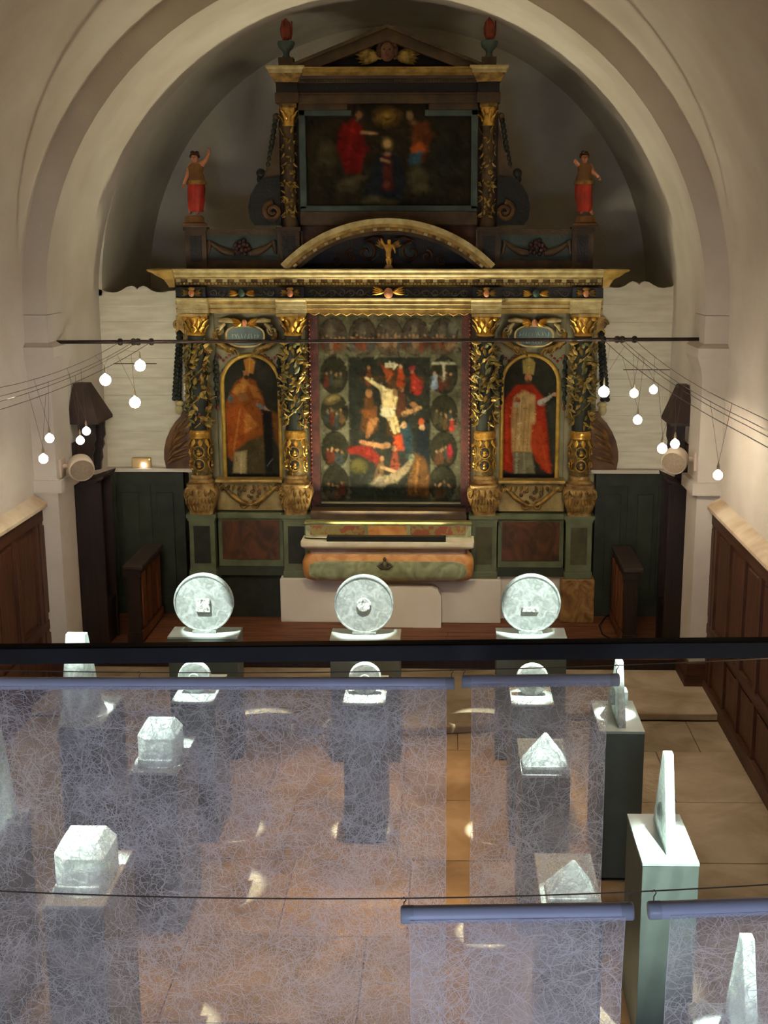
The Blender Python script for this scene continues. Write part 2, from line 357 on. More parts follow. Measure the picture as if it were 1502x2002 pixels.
# floor: flagstones in the nave, a stone step that swells in the middle, planks in the chancel
fl = struct(MB().box(NX0 - .3, -3, -.2, NX1 + .3, Y_END, -.02).build('floor', MORTAR))
y = 2.2; r = 0
while y < 10.7:
    d = random.uniform(.72, 1.0); d = min(d, 10.71 - y) if 10.71 - y > .3 else 10.71 - y
    x = NX0 + .05 - random.uniform(0, .5)
    while x < NX1 - .06:
        w = random.uniform(.75, 1.15); x1 = min(x + w, NX1 - .05)
        h = random.uniform(-.002, .002)
        MB().box(max(x, NX0 + .05) + .004, y + .004, -.03, x1 - .004, y + d - .004, h).build('flagstone', random.choice((STONE, STONE2)), fl)
        x = x1
    y += d; r += 1
edge = [(NX0 + .08, 10.71), (-2.35, 10.71)] + [(-.62 + 1.5 * math.sin(a), 10.74 - .43 * math.cos(a) ** 1.0) for a in [math.radians(v) for v in range(-80, 81, 10)]] + [(1.1, 10.71), (NX1 - .08, 10.71)]
poly = edge + [(NX1 - .08, 11.9), (NX0 + .08, 11.9)]
struct(MB().prism(poly, 0.003, ZF1, 'z').build('floor_step', STONE2, bevel=.012))
cf = struct(MB().box(CX0, 11.9, -.01, CX1, Y_SCR, ZF2 - .02).build('floor_chancel', DWOOD))
yy = 11.9
while yy < 13.3:
    MB().box(CX0 + .02, yy + .003, ZF2 - .03, -.4 + random.uniform(-.6, .6), yy + .127, ZF2 + random.uniform(0, .003)).build('floor_plank', TERRA, cf)
    yy += .13
# (the second half of every row)
rows = [o for o in cf.children]
for o in rows:
    xe = max(v.co.x for v in o.data.vertices); y0 = min(v.co.y for v in o.data.vertices); y1 = max(v.co.y for v in o.data.vertices)
    MB().box(xe + .004, y0, ZF2 - .03, CX1 - .02, y1, ZF2 + random.uniform(0, .003)).build('floor_plank', TERRA, cf)

# white plank screens on both sides of the retable, with scalloped tops
sc_px = [(150, 380), (200, 415), (330, 435), (420, 425), (500, 385), (570, 340), (640, 325), (690, 340), (732, 385), (770, 345), (830, 325), (890, 345), (970, 400), (1060, 430), (1150, 430), (1290, 405), (1500, 405)]
sc_px = [(180 + a / 8.344, 520 + b / 8.344) for a, b in sc_px]
for side in ('left', 'right'):
    e = bpy.data.objects.new('wall_screen_' + side, None); COL.objects.link(e); struct(e)
    pts = sc_px if side == 'left' else [(1250 - (a - 268), b - 9) for a, b in sc_px][::-1]
    top = [W(a, b, Y_SCR) for a, b in pts]
    xa, xb = (CX0, -2.75) if side == 'left' else (1.45, CX1)
    z = 1.88; k = 0
    while z < 3.58:
        z1 = z + (.19 + .02 * (k % 2)); MB().box(xa, Y_SCR + random.uniform(0, .0015), z + .0012, xb, Y_SCR + .04, z1 - .0012).build('plank', PLANK_W, e); z = z1; k += 1
    pl = [(xa, z)] + ([(xa, top[0].z)] + [(p.x, p.z) for p in top if xa < p.x < xb] + [(xb, top[-1].z)] if side == 'left' else [(xa, top[0].z)] + [(p.x, p.z) for p in top if xa < p.x < xb] + [(xb, top[-1].z)]) + [(xb, z)]
    MB().prism(pl, Y_SCR, Y_SCR + .04).build('scalloped_plank', PLANK_W, e)
    # low ledge above the green panelling
    MB().box(xa, Y_SCR - .10, 1.84, xb, Y_SCR, 1.88).build('ledge', PLASTER, e)

# dark green panelling under the screens
for side, xa, xb in (('left', -3.78, -2.95), ('right', 1.62, 2.38)):
    g = tag(MB().box(xa, Y_SCR - .04, ZF2, xb, Y_SCR, 1.84).build('green_panelling', GREEN_P), 'dark green wooden panelling at the %s of the gilded retable' % side, 'panelling')
    w = xb - xa
    for z0, z1 in ((1.70, 1.84), (ZF2, .40)): MB().box(xa, Y_SCR - .07, z0, xb, Y_SCR - .04, z1).build('rail', GREEN_P, g)
    for t in (0, .47, .92): MB().box(xa + w * t, Y_SCR - .065, .40, xa + w * (t + .08), Y_SCR - .04, 1.70).build('stile', GREEN_P, g)
    for t in (.10, .57): MB().box(xa + w * (t + .05), Y_SCR - .055, .50, xa + w * (t + .28), Y_SCR - .04, 1.60).build('raised_panel', GREEN_P, g, bevel=.01)

# oak wainscot along the nave walls, with a cream plaster cap
def wainscot(side):
    sg = 1 if side == 'left' else -1; xw = NX0 if sg > 0 else NX1
    def X(d): return xw + sg * d
    e = struct(MB().box(X(0), 2.2, .0, X(.045), 11.44, 1.84).build('wainscot_' + side, WOOD))
    for z0, z1, nm in ((.0, .14, 'base_rail'), (.62, .72, 'middle_rail'), (1.70, 1.84, 'top_rail')):
        MB().box(X(.045), 2.2, z0, X(.08 if nm != 'base_rail' else .095), 11.44, z1).build(nm, WOOD_R, e, bevel=.008)
    yy = 2.25; me = {}
    while yy < 11.3:
        for z0, z1 in ((.14, .62), (.72, 1.70)):
            MB().box(X(.045), yy, z0, X(.075), yy + .085, z1).build('stile', WOOD, e)
            MB().box(X(.045), yy + .135, z0 + .05, X(.062), yy + .51, z1 - .05).build('panel', WOOD, e, bevel=.012)
        yy += .56
    MB().box(X(.045), 11.33, .14, X(.075), 11.42, 1.70).build('stile', WOOD, e)
    c = struct(MB().prism([(X(0), 1.84), (X(.12), 1.84), (X(.12), 1.87), (X(.085), 1.90), (X(.0), 1.95)] if sg > 0 else [(X(0), 1.84), (X(0), 1.95), (X(.085), 1.90), (X(.12), 1.87), (X(.12), 1.84)], 2.2, 11.47, 'y').build('trim_dado_' + side, CREAMCAP))
wainscot('left'); wainscot('right')

# iron tie rod across the arch with wire clamps
rod_a, rod_b = W(125, 669, 11.75), W(1353, 663, 11.75)
rod = thing('tie_rod', 'long rusty iron tie rod spanning the white chancel arch', 'tie rod')
MB().tube([rod_a + Vector((-.1, 0, 0)), rod_b + Vector((.1, 0, 0))], .018, 10).build('bar', IRON, rod, smooth=40)
clamps = {'L': [], 'R': []}
for s, xs in (('L', (235, 261, 270, 296)), ('R', (1180, 1207, 1217, 1241))):
    for x in xs:
        t = (x - 125) / 1228; p = rod_a.lerp(rod_b, t); p = W(x, 669 - 6 * t, 11.75)
        MB().lathe([(.0, -.035), (.02, -.028), (.034, 0), (.02, .028), (.0, .035)], seg=8).build('clamp', IRON, rod, loc=p, smooth=30)
        clamps[s].append(p)

# ================================================================== CHOIR STALLS AND DESKS
def stall(side):
    sg = 1 if side == 'left' else -1; xw = CX0 if sg > 0 else CX1
    kx = .76 if sg > 0 else .54
    X = lambda d: xw + sg * d * kx
    t = thing('choir_stall', 'dark wooden choir stall with a hooded canopy against the %s chancel wall' % side, 'choir stall')
    y0, y1 = 12.10, 12.56
    MB().box(X(.01), y0 + .02, ZF2, X(.10), y1, 2.35).build('back_panel', DWOOD, t)
    MB().box(X(.10), y0 + .02, ZF2, X(.36), y0 + .06, 1.95).build('end_panel', DWOOD, t)
    MB().box(X(.10), y1 - .05, ZF2, X(.36), y1 - .01, 1.95).build('end_panel', DWOOD, t)
    MB().box(X(.10), y0 + .06, .60, X(.34), y1 - .05, .66).build('seat', DWOOD, t)
    MB().box(X(.30), y0 + .06, ZF2, X(.33), y1 - .05, .60).build('seat_front', DWOOD, t)
    MB().prism([(X(a), b) for a, b in ((.10, 1.90), (.40, 1.98), (.42, 2.02), (.10, 1.94))], y0, y1, 'y').build('shelf', HOODW, t)
    pr = [(.10, 2.0), (.24, 2.02), (.25, 2.10), (.27, 2.14), (.265, 2.22), (.30, 2.28), (.29, 2.33), (.32, 2.38), (.315, 2.46), (.325, 2.55), (.10, 2.55)]
    MB().prism([(X(a), b) for a, b in pr], y0 + .03, y0 + .08, 'y').build('carved_bracket', DWOOD, t)
    MB().prism([(X(a), b) for a, b in pr], y1 - .08, y1 - .03, 'y').build('carved_bracket', DWOOD, t)
    lo = [(X(.0), y0 - .06, 2.55), (X(.40), y0 - .06, 2.55), (X(.40), y1 + .04, 2.55), (X(.0), y1 + .04, 2.55)]
    lo2 = [(a, b, 2.58) for a, b, c in lo]
    hi = [(X(.02), y0 + .16, 2.93), (X(.20), y0 + .16, 2.93), (X(.20), y1 - .14, 2.93), (X(.02), y1 - .14, 2.93)]
    MB().loft([lo, lo2, hi]).build('canopy_roof', HOODW, t)
    return t
stall('left'); stall('right')
def desk(side):
    xs = (-3.36, -3.22) if side == 'left' else (1.82, 1.96)
    inner = xs[1] if side == 'left' else xs[0]; sg = 1 if side == 'left' else -1
    t = thing('choir_desk', 'brown wooden choir desk with upright panels in front of the %s stall' % side, 'desk')
    y0, y1 = 12.28, 13.2
    MB().box(xs[0], y0, ZF2, xs[1], y1, 1.0).build('body', DWOOD, t)
    MB().prism([(xs[0] - .02, 1.0), (xs[1] + .05, 1.0), (xs[1] + .05, 1.05), (xs[0] - .02, 1.05)], y0 - .05, y1, 'y').build('top', HOODW, t, bevel=.012)
    MB().box(xs[0] - .02, y0 - .03, .92, xs[1] + .02, y0, 1.0).build('end_moulding', DWOOD, t)
    MB().box(xs[0] - .01, y0 - .02, ZF2, xs[1] + .01, y0, .32).build('foot', DWOOD, t)
    n = 4
    for i in range(n):
        ya = y0 + .05 + i * (y1 - y0 - .06) / n
        MB().box(inner, ya, .36, inner + sg * .018, ya + .16, .94).build('upright_panel', RWOOD, t, bevel=.006)
    MB().box(inner, y0, .24, inner + sg * .022, y1, .33).build('lower_rail', RWOOD, t)
desk('left'); desk('right')
# ================================================================== RETABLE
A = -.645; YC = 13.20; YW = 13.36                 # axis, column centre line, wall face of the retable
RT = thing('retable', 'gilded baroque altar retable with four vine columns and a curved pediment', 'retable', (0, 0, 0))
def mir(x): return 2 * A - x
OUT, INN = 2.07, 1.03
cols_x = (A - OUT, A - INN, A + INN, A + OUT)
# ---- stone footing, pedestals, vases
for i, x in enumerate(cols_x):
    stone = (DWOOD, PLASTER, PLASTER, MARB_S)[i]
    if i in (0, 3): MB().box(x - .185, 13.06, ZF2, x + .185, YW, .70).build('footing', MARB_S if i == 3 else DGREEN, RT, bevel=.012)
    p = MB().box(x - .14, 13.09, .76, x + .14, YW, 1.34).build('pedestal', OLIVE, RT)
    MB().box(x - .152, 13.07, .70, x + .152, YW, .78).build('foot', OLIVE, p, bevel=.01)
    MB().box(x - .152, 13.08, 1.34, x + .152, YW, 1.37).box(x - .165, 13.065, 1.37, x + .165, YW, 1.41).build('cap', OLIVE, p)
    MB().box(x - .09, 13.082, .86, x + .09, 13.092, 1.28).build('field', DGREEN if i < 2 else mat('dull_olive', '4d4a2c', '37351f', .6, scale=6), p)
    # bulging carved vase
    rings = []
    for hw, z in ((.125, 1.41), (.125, 1.45), (.14, 1.47), (.165, 1.56), (.185, 1.63), (.18, 1.68), (.145, 1.715), (.15, 1.725), (.15, 1.745)):
        rings.append([(x + hw * cx, YC + min(hw, .15) * cy, z) for cx, cy in ((-1, -.8), (-.8, -1), (.8, -1), (1, -.8), (1, .9), (-1, .9))])
    v = MB().loft(rings).build('carved_vase', GOLD_R, RT, smooth=40)
    ac = MB()
    for k in range(7):
        t = (k - 3) / 3; ac.leaf((x + t * .10, YC - .135, 1.46), (t * .25, -.12, 1), (0, -1, 0), .12, .035, -.2, .012)
    for k in range(5):
        t = (k - 2) / 2; ac.leaf((x + t * .12, YC - .152, 1.70), (t * .3, -.05, -1), (0, -1, .2), .09, .045, .3, .012)
    for k in range(9):
        t = (k - 4) / 4; ac.leaf((x + t * .13, YC - .15, 1.60), (t * .3, -.1, -1), (0, -1, .1), .07, .03, .15, .01)
    ac.spiral((x - .14, YC - .15, 1.63), .045, 1.3, .012, 1).spiral((x + .14, YC - .15, 1.63), .045, 1.3, .012, -1, PI)
    stuff(ac.build('acanthus', GOLD_D, v, smooth=60))
# ---- columns (one built, three copies)
def column_meshes():
    ms = {}
    ms['shaft'] = MB().lathe([(.098, 2.33), (.102, 2.6), (.098, 3.0), (.09, 3.345)], seg=20).mesh('shaft', DGREEN, 60)
    ms['drum'] = MB().lathe([(.10, 1.835), (.105, 1.9), (.105, 2.2), (.10, 2.24)], seg=20).mesh('lower_drum', mat('dark_drum_gilding', '7a6434', '4e3e1e', .45, .35, scale=16, bump=.4, bscale=60), 60)  # drum: dark gilt ground behind the gold relief
    ms['base'] = MB().lathe([(.0, 1.745), (.135, 1.745), (.14, 1.765), (.12, 1.78), (.11, 1.79), (.118, 1.81), (.112, 1.83), (.1, 1.84)], seg=20).mesh('base', GOLD_R, 60)
    ms['ring'] = MB().lathe([(.1, 2.235), (.118, 2.25), (.112, 2.275), (.12, 2.295), (.11, 2.32), (.09, 2.34)], seg=20).mesh('ring', GOLD, 60)
    # swags, masks and medallions on the drum
    d = MB()
    for a in (-PI / 2 - 1.55, -PI / 2, -PI / 2 + 1.55):
        for z in (1.96, 2.10):
            c = Vector((.106 * math.cos(a), .106 * math.sin(a), z)); u = Vector((-math.sin(a), math.cos(a), 0)); n = Vector((math.cos(a), math.sin(a), 0))
            path = [c + u * (.056 * math.cos(t)) + Vector((0, 0, .062 * math.sin(t))) + n * (.004 - .016 * math.cos(t) ** 2) for t in [2 * PI * q / 14 for q in range(15)]]
            d.tube(path, .007, 5, False); d.ball(c + n * .006 + Vector((0, 0, .012)), .02, 7, 5); d.ball(c + n * .004 - Vector((0, 0, .02)), (.026, .026, .02), 7, 5)
    rd = random.Random(6)
    for k in range(64):
        a = rd.uniform(0, 2 * PI); nn = Vector((math.cos(a), math.sin(a), 0)); uu = Vector((-nn.y, nn.x, 0)); d.leaf(nn * .103 + Vector((0, 0, rd.uniform(1.87, 2.16))), uu * rd.uniform(-1, 1) + Vector((0, 0, rd.uniform(-1, 1))) + nn * .2, nn, rd.uniform(.03, .05), .018, .2, .007)
    for k in range(9):
        a = 2 * PI * k / 9; d.leaf((.1 * math.cos(a), .1 * math.sin(a), 2.235), (.25 * math.cos(a), .25 * math.sin(a), -1), (math.cos(a), math.sin(a), .2), .085, .055, .25, .012)
    dk = MB()
    for a in (-PI / 2 - 1.55, -PI / 2, -PI / 2 + 1.55):
        for z in (1.96, 2.10):
            c = Vector((.101 * math.cos(a), .101 * math.sin(a), z)); dk.ball(c, (.012 + .040 * abs(math.sin(a)), .012 + .040 * abs(math.cos(a)), .055), 12, 8)
    ms['dark_medallion'] = dk.mesh('dark_medallion', DGREEN, 60)
    ms['medallion_relief'] = d.mesh('medallion_relief', GOLD, 60)
    # spiralling vine of stems and leaves on the shaft
    v = MB(); rnd = random.Random(3)
    for ph in (0, PI):
        path = [(.102 * math.cos(ph + t * 11), .102 * math.sin(ph + t * 11), 2.36 + .96 * t) for t in [i / 60 for i in range(61)]]
        v.tube(path, .0075, 5)
    g = MB()
    for i in range(230):
        z = rnd.uniform(2.37, 3.30); a = rnd.uniform(0, 2 * PI); n = Vector((math.cos(a), math.sin(a), 0)); u = Vector((-math.sin(a), math.cos(a), 0))
        dr = (u * rnd.uniform(-1, 1) + Vector((0, 0, rnd.uniform(-1, 1))) + n * .25)
        (v if i % 5 < 4 else g).leaf(n * .1 + Vector((0, 0, z)), dr, n, rnd.uniform(.06, .11), rnd.uniform(.03, .055), rnd.uniform(.05, .35), .009)
    b = MB()
    for i in range(11):
        z = 2.42 + .085 * i; a = -PI / 2 + rnd.uniform(-1.2, 1.2); n = Vector((math.cos(a), math.sin(a), 0))
        for q in range(4): b.ball(n * .11 + Vector((rnd.uniform(-.015, .015), 0, z + rnd.uniform(-.02, .02))), .011, 6, 4)
    ms['vine_relief'] = v.mesh('vine_relief', mat('vine_gilding', 'b8984c', '6e5828', .38, .45, scale=16, bump=.3, bscale=60), 60); ms['leaf_relief'] = g.mesh('leaf_relief', mat('olive_leaf', '6e6838', '484524', .5, .15, scale=12), 60)
    ms['grape_relief'] = b.mesh('grape_relief', mat('red_grape', 'a8583a', '7a3020', .4, .2, scale=12), 60)
    # corinthian capital
    c = MB().lathe([(.082, 3.345), (.1, 3.355), (.098, 3.375), (.085, 3.385), (.09, 3.46), (.115, 3.55)], seg=16)
    for row, (z, ln, n0) in enumerate(((3.385, .085, 8), (3.43, .10, 8))):
        for k in range(n0):
            a = 2 * PI * (k + .5 * row) / n0; c.leaf((.088 * math.cos(a), .088 * math.sin(a), z), (.22 * math.cos(a), .22 * math.sin(a), 1), (math.cos(a), math.sin(a), 0), ln, .055, .35, .012)
    for k in range(4):
        a = PI / 4 + PI / 2 * k; q = Vector((.135 * math.cos(a), .135 * math.sin(a), 3.535)); c.ball(q, .028, 8, 6)
    ms['capital'] = c.mesh('capital', GOLD, 60)
    ms['abacus'] = MB().prism([(x, y) for x, y in ((-.155, -.155), (-.07, -.125), (.07, -.125), (.155, -.155), (.125, -.07), (.125, .07), (.155, .155), (-.155, .155), (-.125, .07), (-.125, -.07))], 3.555, 3.585, 'z').mesh('abacus', CREAMG)
    return ms
CM = column_meshes()
for x in cols_x:
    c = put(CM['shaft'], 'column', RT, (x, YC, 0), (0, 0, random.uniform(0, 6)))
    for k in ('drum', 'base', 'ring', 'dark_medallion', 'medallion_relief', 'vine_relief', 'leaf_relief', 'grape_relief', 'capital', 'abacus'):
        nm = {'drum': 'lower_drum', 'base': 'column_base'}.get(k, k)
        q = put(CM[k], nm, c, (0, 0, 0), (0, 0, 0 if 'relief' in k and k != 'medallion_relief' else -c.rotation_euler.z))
        if 'relief' in k or 'medallion' in k: stuff(q)
    # grey green strip behind the column, and the dark pilaster edge
    MB().box(x - .17, YW - .03, 1.41, x + .17, YW + .03, 3.6).build('backing_pilaster', GGREY, RT)
# ---- side bays
def spiral_scroll(mb, c, r, sg): mb.spiral(c, r, 1.6, r * .28, sg, PI / 2)
for sgn, side in ((-1, 'left'), (1, 'right')):
    cx = A + sgn * 1.55
    MB().box(cx - .36, YW, 1.41, cx + .36, YW + .04, 3.6).build('bay_panel', GGREY, RT)
    # base: brown marbled panel in a green frame
    b = MB().box(cx - .36, 13.20, .70, cx + .36, YW, 1.41).build('bay_base', OLIVE, RT)
    MB().box(cx - .315, 13.185, .88, cx + .315, 13.2, 1.32).build('marbled_field', MARB_O, b)
    MB().box(cx - .37, 13.17, 1.35, cx + .37, 13.2, 1.41).build('rail', OLIVE, b)
    MB().box(cx - .37, 13.17, .70, cx + .37, 13.2, .80).build('lower_rail', GREEN_P, b)
    MB().box(cx - .36, 13.22, ZF2, cx + .36, YW, .70).build('bay_footing', DGREEN if sgn < 0 else PLASTER, RT)
    # carved panel with festoon under the picture
    f = MB().box(cx - .36, 13.22, 1.43, cx + .36, YW, 1.75).build('festoon_panel', mat('beige_gilt', 'a08a58', '7a6638', .55, .1, scale=8), RT)
    MB().box(cx - .37, 13.15, 1.75, cx + .37, YW, 1.785).build('sill', CREAMG, f, bevel=.01)
    fr = MB()
    for q in (-1, 1):
        path = [(cx + q * (.30 - .30 * t), 13.205, 1.70 - .20 * math.sin(PI / 2 * t) ** 1.2) for t in [i / 10 for i in range(11)]]
        fr.tube(path, [.016 + .012 * math.sin(PI * i / 10) for i in range(11)], 6)
        spiral_scroll(fr, (cx + q * .07, 13.2, 1.50), .05, q); spiral_scroll(fr, (cx + q * .30, 13.2, 1.69), .04, -q)
        for k in range(5): fr.leaf((cx + q * (.04 + .06 * k), 13.21, 1.72), (q * .4, -.1, -1), (0, -1, 0), .08, .04, .2, .012)
    fr.build('festoon', GOLD_D, f, smooth=60)
    fl2 = MB(); rnd = random.Random(5)
    for k in range(12): fl2.ball((cx + rnd.uniform(-.12, .12), 13.195, 1.62 + rnd.uniform(-.05, .05)), rnd.uniform(.014, .024), 7, 5)
    stuff(fl2.build('flower_relief', mat('red_green_flower', '7c4430', '4a4c2a', .5, scale=10), f, smooth=60))
    # dark hanging garlands beside the arch
    for q in (-1, 1):
        gx = cx + q * .345; g = MB()
        for k in range(11): g.ball((gx + .006 * (-1) ** k, YW - .035, 3.10 - .048 * k), (.022 + .008 * math.sin(k * .35), .02, .034), 7, 5)
        gg = g.build('garland', DGREEN, RT, smooth=60)
        MB().ball((gx, YW - .035, 2.56), (.018, .018, .03), 7, 5).build('red_bud', FLAME, gg, smooth=60)
        r = MB()
        for k in range(5): r.ball((cx + q * (.33 - .034 * k), YW - .03, 3.125 - .028 * (2 - abs(k - 2))), .016, 6, 4)
        r.build('red_bead_swag', mat('red_bead', 'a8503c', '80281c', .45, .1, scale=12), RT, smooth=60)
    # cartouche with winged head
    cz = W(482 if sgn < 0 else 1040, 656, YW - .1).z; yq = YW - .12
    ring = [(cx + .205 * math.copysign(abs(math.cos(t)) ** .75, math.cos(t)), cz + (.105 if math.sin(t) > 0 else .115) * math.copysign(abs(math.sin(t)) ** .8, math.sin(t))) for t in [2 * PI * k / 32 for k in range(32)]]
    ca = MB().prism(ring, yq, YW - .03).build('cartouche', TEAL, RT, smooth=40)
    MB().tube([(x, yq, z) for x, z in ring + ring[:1]], .014, 6, False).build('rim', PALEG, ca, smooth=60)
    lt = MB(); rnd = random.Random(11 + sgn)
    rows = ((cz - .005, 9),) if sgn < 0 else ((cz + .02, 10), (cz - .06, 6))
    for z, n in rows:
        for k in range(n):
            x = cx + (k - (n - 1) / 2) * .034; h = rnd.uniform(.035, .05)
            tl_ = rnd.uniform(-.012, .012); lt.tube([(x - tl_, yq - .002, z - h / 2), (x + tl_ * rnd.uniform(-1, 1), yq - .002, z), (x + tl_, yq - .002, z + h / 2)], .0035, 4)
            if rnd.random() < .4: lt.tube([(x + .002, yq - .002, z + rnd.uniform(-.02, .02)), (x + .014, yq - .002, z + rnd.uniform(-.02, .02))], .003, 4)
    stuff(lt.build('worn_lettering', PALEL, ca))
    for q in (-1, 1):
        s = MB(); spiral_scroll(s, (cx + q * .29, yq + .02, cz + .05), .055, q)
        s.tube([(cx + q * .12, yq, cz + .155), (cx + q * .20, yq - .01, cz + .165), (cx + q * .28, yq, cz + .16)], [.02, .03, .016], 7)
        s.tube([(cx + q * .215, yq, cz + .13), (cx + q * .255, yq - .01, cz + .10), (cx + q * .27, yq, cz + .06)], [.018, .026, .012], 7)
        s.build('pale_scroll', PALEG, ca, smooth=60)
    for q in (-1, 1):
        g = MB(); g.tube([(cx + q * .33, yq + .02, cz + .03), (cx + q * .31, yq - .01, cz - .06), (cx + q * .22, yq, cz - .13), (cx + q * .10, yq, cz - .15)], [.03, .04, .035, .02], 7)
        spiral_scroll(g, (cx + q * .17, yq, cz - .16), .04, -q)
        for k in range(5): g.leaf((cx + q * (.31 - .05 * k), yq - .01, cz - .06 - .02 * k), (q * -.5, -.2, -1), (0, -1, 0), .10, .035, .2, .012)
        g.build('gilt_scroll', GOLD_D, ca, smooth=60)
    for q in (-1, 1):
        w = MB()
        for k in range(5): w.leaf((cx + q * .035, yq - .02, cz + .13), (q * 1, -.05, .55 - .28 * k), (0, -1, 0), .115 - .008 * k, .045, -.1, .014)
        w.build('gilt_wing', GOLD, ca, smooth=60)
    MB().ball((cx, yq - .03, cz + .135), (.032, .032, .04), 10, 8).build('cherub_head', FLESH, ca, smooth=60)
    # outer carved wing of the retable: hanging garland, scroll head, big curled foot
    X = lambda d: A + sgn * d
    e = MB()
    for k in range(17):
        for j in range(3): e.ball((X(2.27 + .004 * k + (j - 1) * (.016 + .0006 * k)), YW - .05 - .012 * (j == 1), 3.36 - .044 * k + .012 * (j % 2)), (.024 + .0004 * k, .026, .027), 7, 5)
    wg = e.build('side_garland', DGREEN, RT, smooth=60)
    h = MB(); h.box(min(X(2.22), X(2.30)), YW - .06, 3.36, max(X(2.22), X(2.30)), YW, 3.55); h.spiral((X(2.29), YW - .04, 3.46), .05, 1.5, .02, sgn)
    h.prism([(X(2.2), 3.2), (X(2.27), 3.25), (X(2.32), 3.38), (X(2.30), 3.42), (X(2.2), 3.4)], YW - .05, YW).build('scroll_bracket', GOLD_D, RT, smooth=40)
    k_ = [(2.2, 2.52), (2.27, 2.52), (2.30, 2.46), (2.36, 2.40), (2.42, 2.31), (2.47, 2.20), (2.495, 2.09), (2.50, 1.99), (2.48, 1.88), (2.2, 1.88)]
    MB().prism([(X(a), b) for a, b in k_], YW - .06, YW).build('curled_wing', mat('brown_wing', '6e4a26', '4a2e16', .55, scale=7, bump=.2), RT, smooth=40)
    c_ = MB()
    for q in range(6):
        c_.tube([(X(2.23), YW - .07, 2.44 - .08 * q), (X(2.33 + .012 * q), YW - .085, 2.34 - .07 * q), (X(2.40 + .012 * q), YW - .07, 2.19 - .05 * q)], [.012, .024, .008], 6)
    c_.build('wing_relief', mat('brown_gilt', '8a6230', '57381a', .5, .2, scale=10, bump=.3), RT, smooth=60)
    MB().ball((X(2.31), YW - .05, 2.54), (.045, .045, .06), 9, 7).ball((X(2.30), YW - .05, 2.60), (.055, .04, .035), 9, 6).build('wing_knob', PALEG, RT, smooth=60)
# ---- central field around the large picture
zt, zb = W(762, 617, YW).z, W(762, 985, YW).z
MB().box(A - .93, YW, 1.2, A + .93, YW + .04, 3.75).build('centre_panel', GGREY, RT)
for q in (-1, 1):
    x0 = A + q * .83; f = MB().box(x0 - .055, YW - .07, zb - .08, x0 + .055, YW, zt + .02).build('carved_frame', REDBR, RT)
    bd = MB()
    for k in range(44): bd.ball((x0 + q * .035, YW - .075, zb + .0 + k * (zt - zb) / 44), (.012, .012, .018), 6, 4)
    stuff(bd.build('bead_row', mat('red_gold_bead', '6e3820', '4a2014', .45, .2, scale=12), f, smooth=60))
MB().box(A - .83, YW - .08, zb - .09, A + .83, YW, zb).build('frame_sill', BLACKM, RT)
MB().box(A - .88, 13.20, zb - .17, A + .88, YW, zb - .09).build('picture_ledge', DGREEN, RT)
# gilt fringe under the architrave
fr = MB()
for k in range(15):
    x = A - .80 + k * 1.6 / 14; fr.tube([(x - .05, YW - .09, 3.585), (x, YW - .1, 3.565 - .006 * (k % 2)), (x + .05, YW - .09, 3.585)], [.007, .012, .007], 6)
stuff(fr.build('gilt_fringe', GOLD_D, RT, smooth=60))
# ---- entablature: profiles run along x
def run(prof, x0, x1, m, name, parent=RT, yb=YW + .04):
    return MB().prism([(y, z) for y, z in prof] + [(yb, prof[-1][1]), (yb, prof[0][1])], x0, x1, 'x').build(name, m, parent)
def arch_prof(y): return [(y + .03, 3.59), (y + .03, 3.63), (y + .02, 3.635), (y + .02, 3.675), (y + .005, 3.68), (y + .005, 3.71), (y - .02, 3.735), (y - .02, 3.75)]
HW = 2.26
ar = run([(13.15, 3.59), (13.15, 3.63)], A - HW, A + HW, CREAMG, 'architrave')
run([(13.135, 3.63), (13.13, 3.636), (13.135, 3.642)], A - HW, A + HW, CREAMG, 'gilt_bead', ar)
run([(13.14, 3.642), (13.14, 3.676)], A - HW, A + HW, PALEG, 'fascia', ar)
run([(13.125, 3.676), (13.12, 3.682), (13.125, 3.688)], A - HW, A + HW, CREAMG, 'gilt_bead', ar)
run([(13.125, 3.688), (13.125, 3.715)], A - HW, A + HW, CREAMG, 'fascia', ar)
run([(13.11, 3.715), (13.10, 3.735), (13.10, 3.75)], A - HW, A + HW, PALEG, 'fillet', ar)
fz = run([(13.14, 3.75), (13.14, 3.86)], A - HW, A + HW, BLACKP, 'frieze')
for x in cols_x:
    run(arch_prof(13.05), x - .16, x + .16, PALEG, 'architrave_block')
    b = run([(13.07, 3.75), (13.07, 3.86)], x - .14, x + .14, BLACKP, 'frieze_block')
    MB().ball((x, 13.035, 3.80), (.032, .032, .04), 10, 8).build('cherub_head', FLESH, b, smooth=60)
    for q in (-1, 1):
        w = MB()
        for k in range(3): w.leaf((x + q * .03, 13.05, 3.80), (q * 1, -.05, .6 - .5 * k), (0, -1, 0), .075, .035, .05, .012)
        w.build('gilt_wing', GOLD_D, b, smooth=60)
    MB().ball((x, 13.05, 3.845), (.04, .03, .02), 8, 5).build('curls', GOLD_D, b, smooth=60)
co_ = run([(13.06, 3.945), (13.05, 3.955), (13.0, 3.985), (12.995, 3.99), (12.995, 4.015), (12.975, 4.035), (12.975, 4.05)], A - HW - .04, A + HW + .04, PALEG, 'cornice')
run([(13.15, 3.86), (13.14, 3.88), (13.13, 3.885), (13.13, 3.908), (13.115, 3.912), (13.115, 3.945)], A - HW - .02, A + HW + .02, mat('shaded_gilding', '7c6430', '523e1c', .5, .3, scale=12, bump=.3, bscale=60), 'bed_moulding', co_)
run([(13.045, 3.952), (13.035, 3.958), (13.04, 3.965)], A - HW - .03, A + HW + .03, GOLD_D, 'gilt_bead', co_)
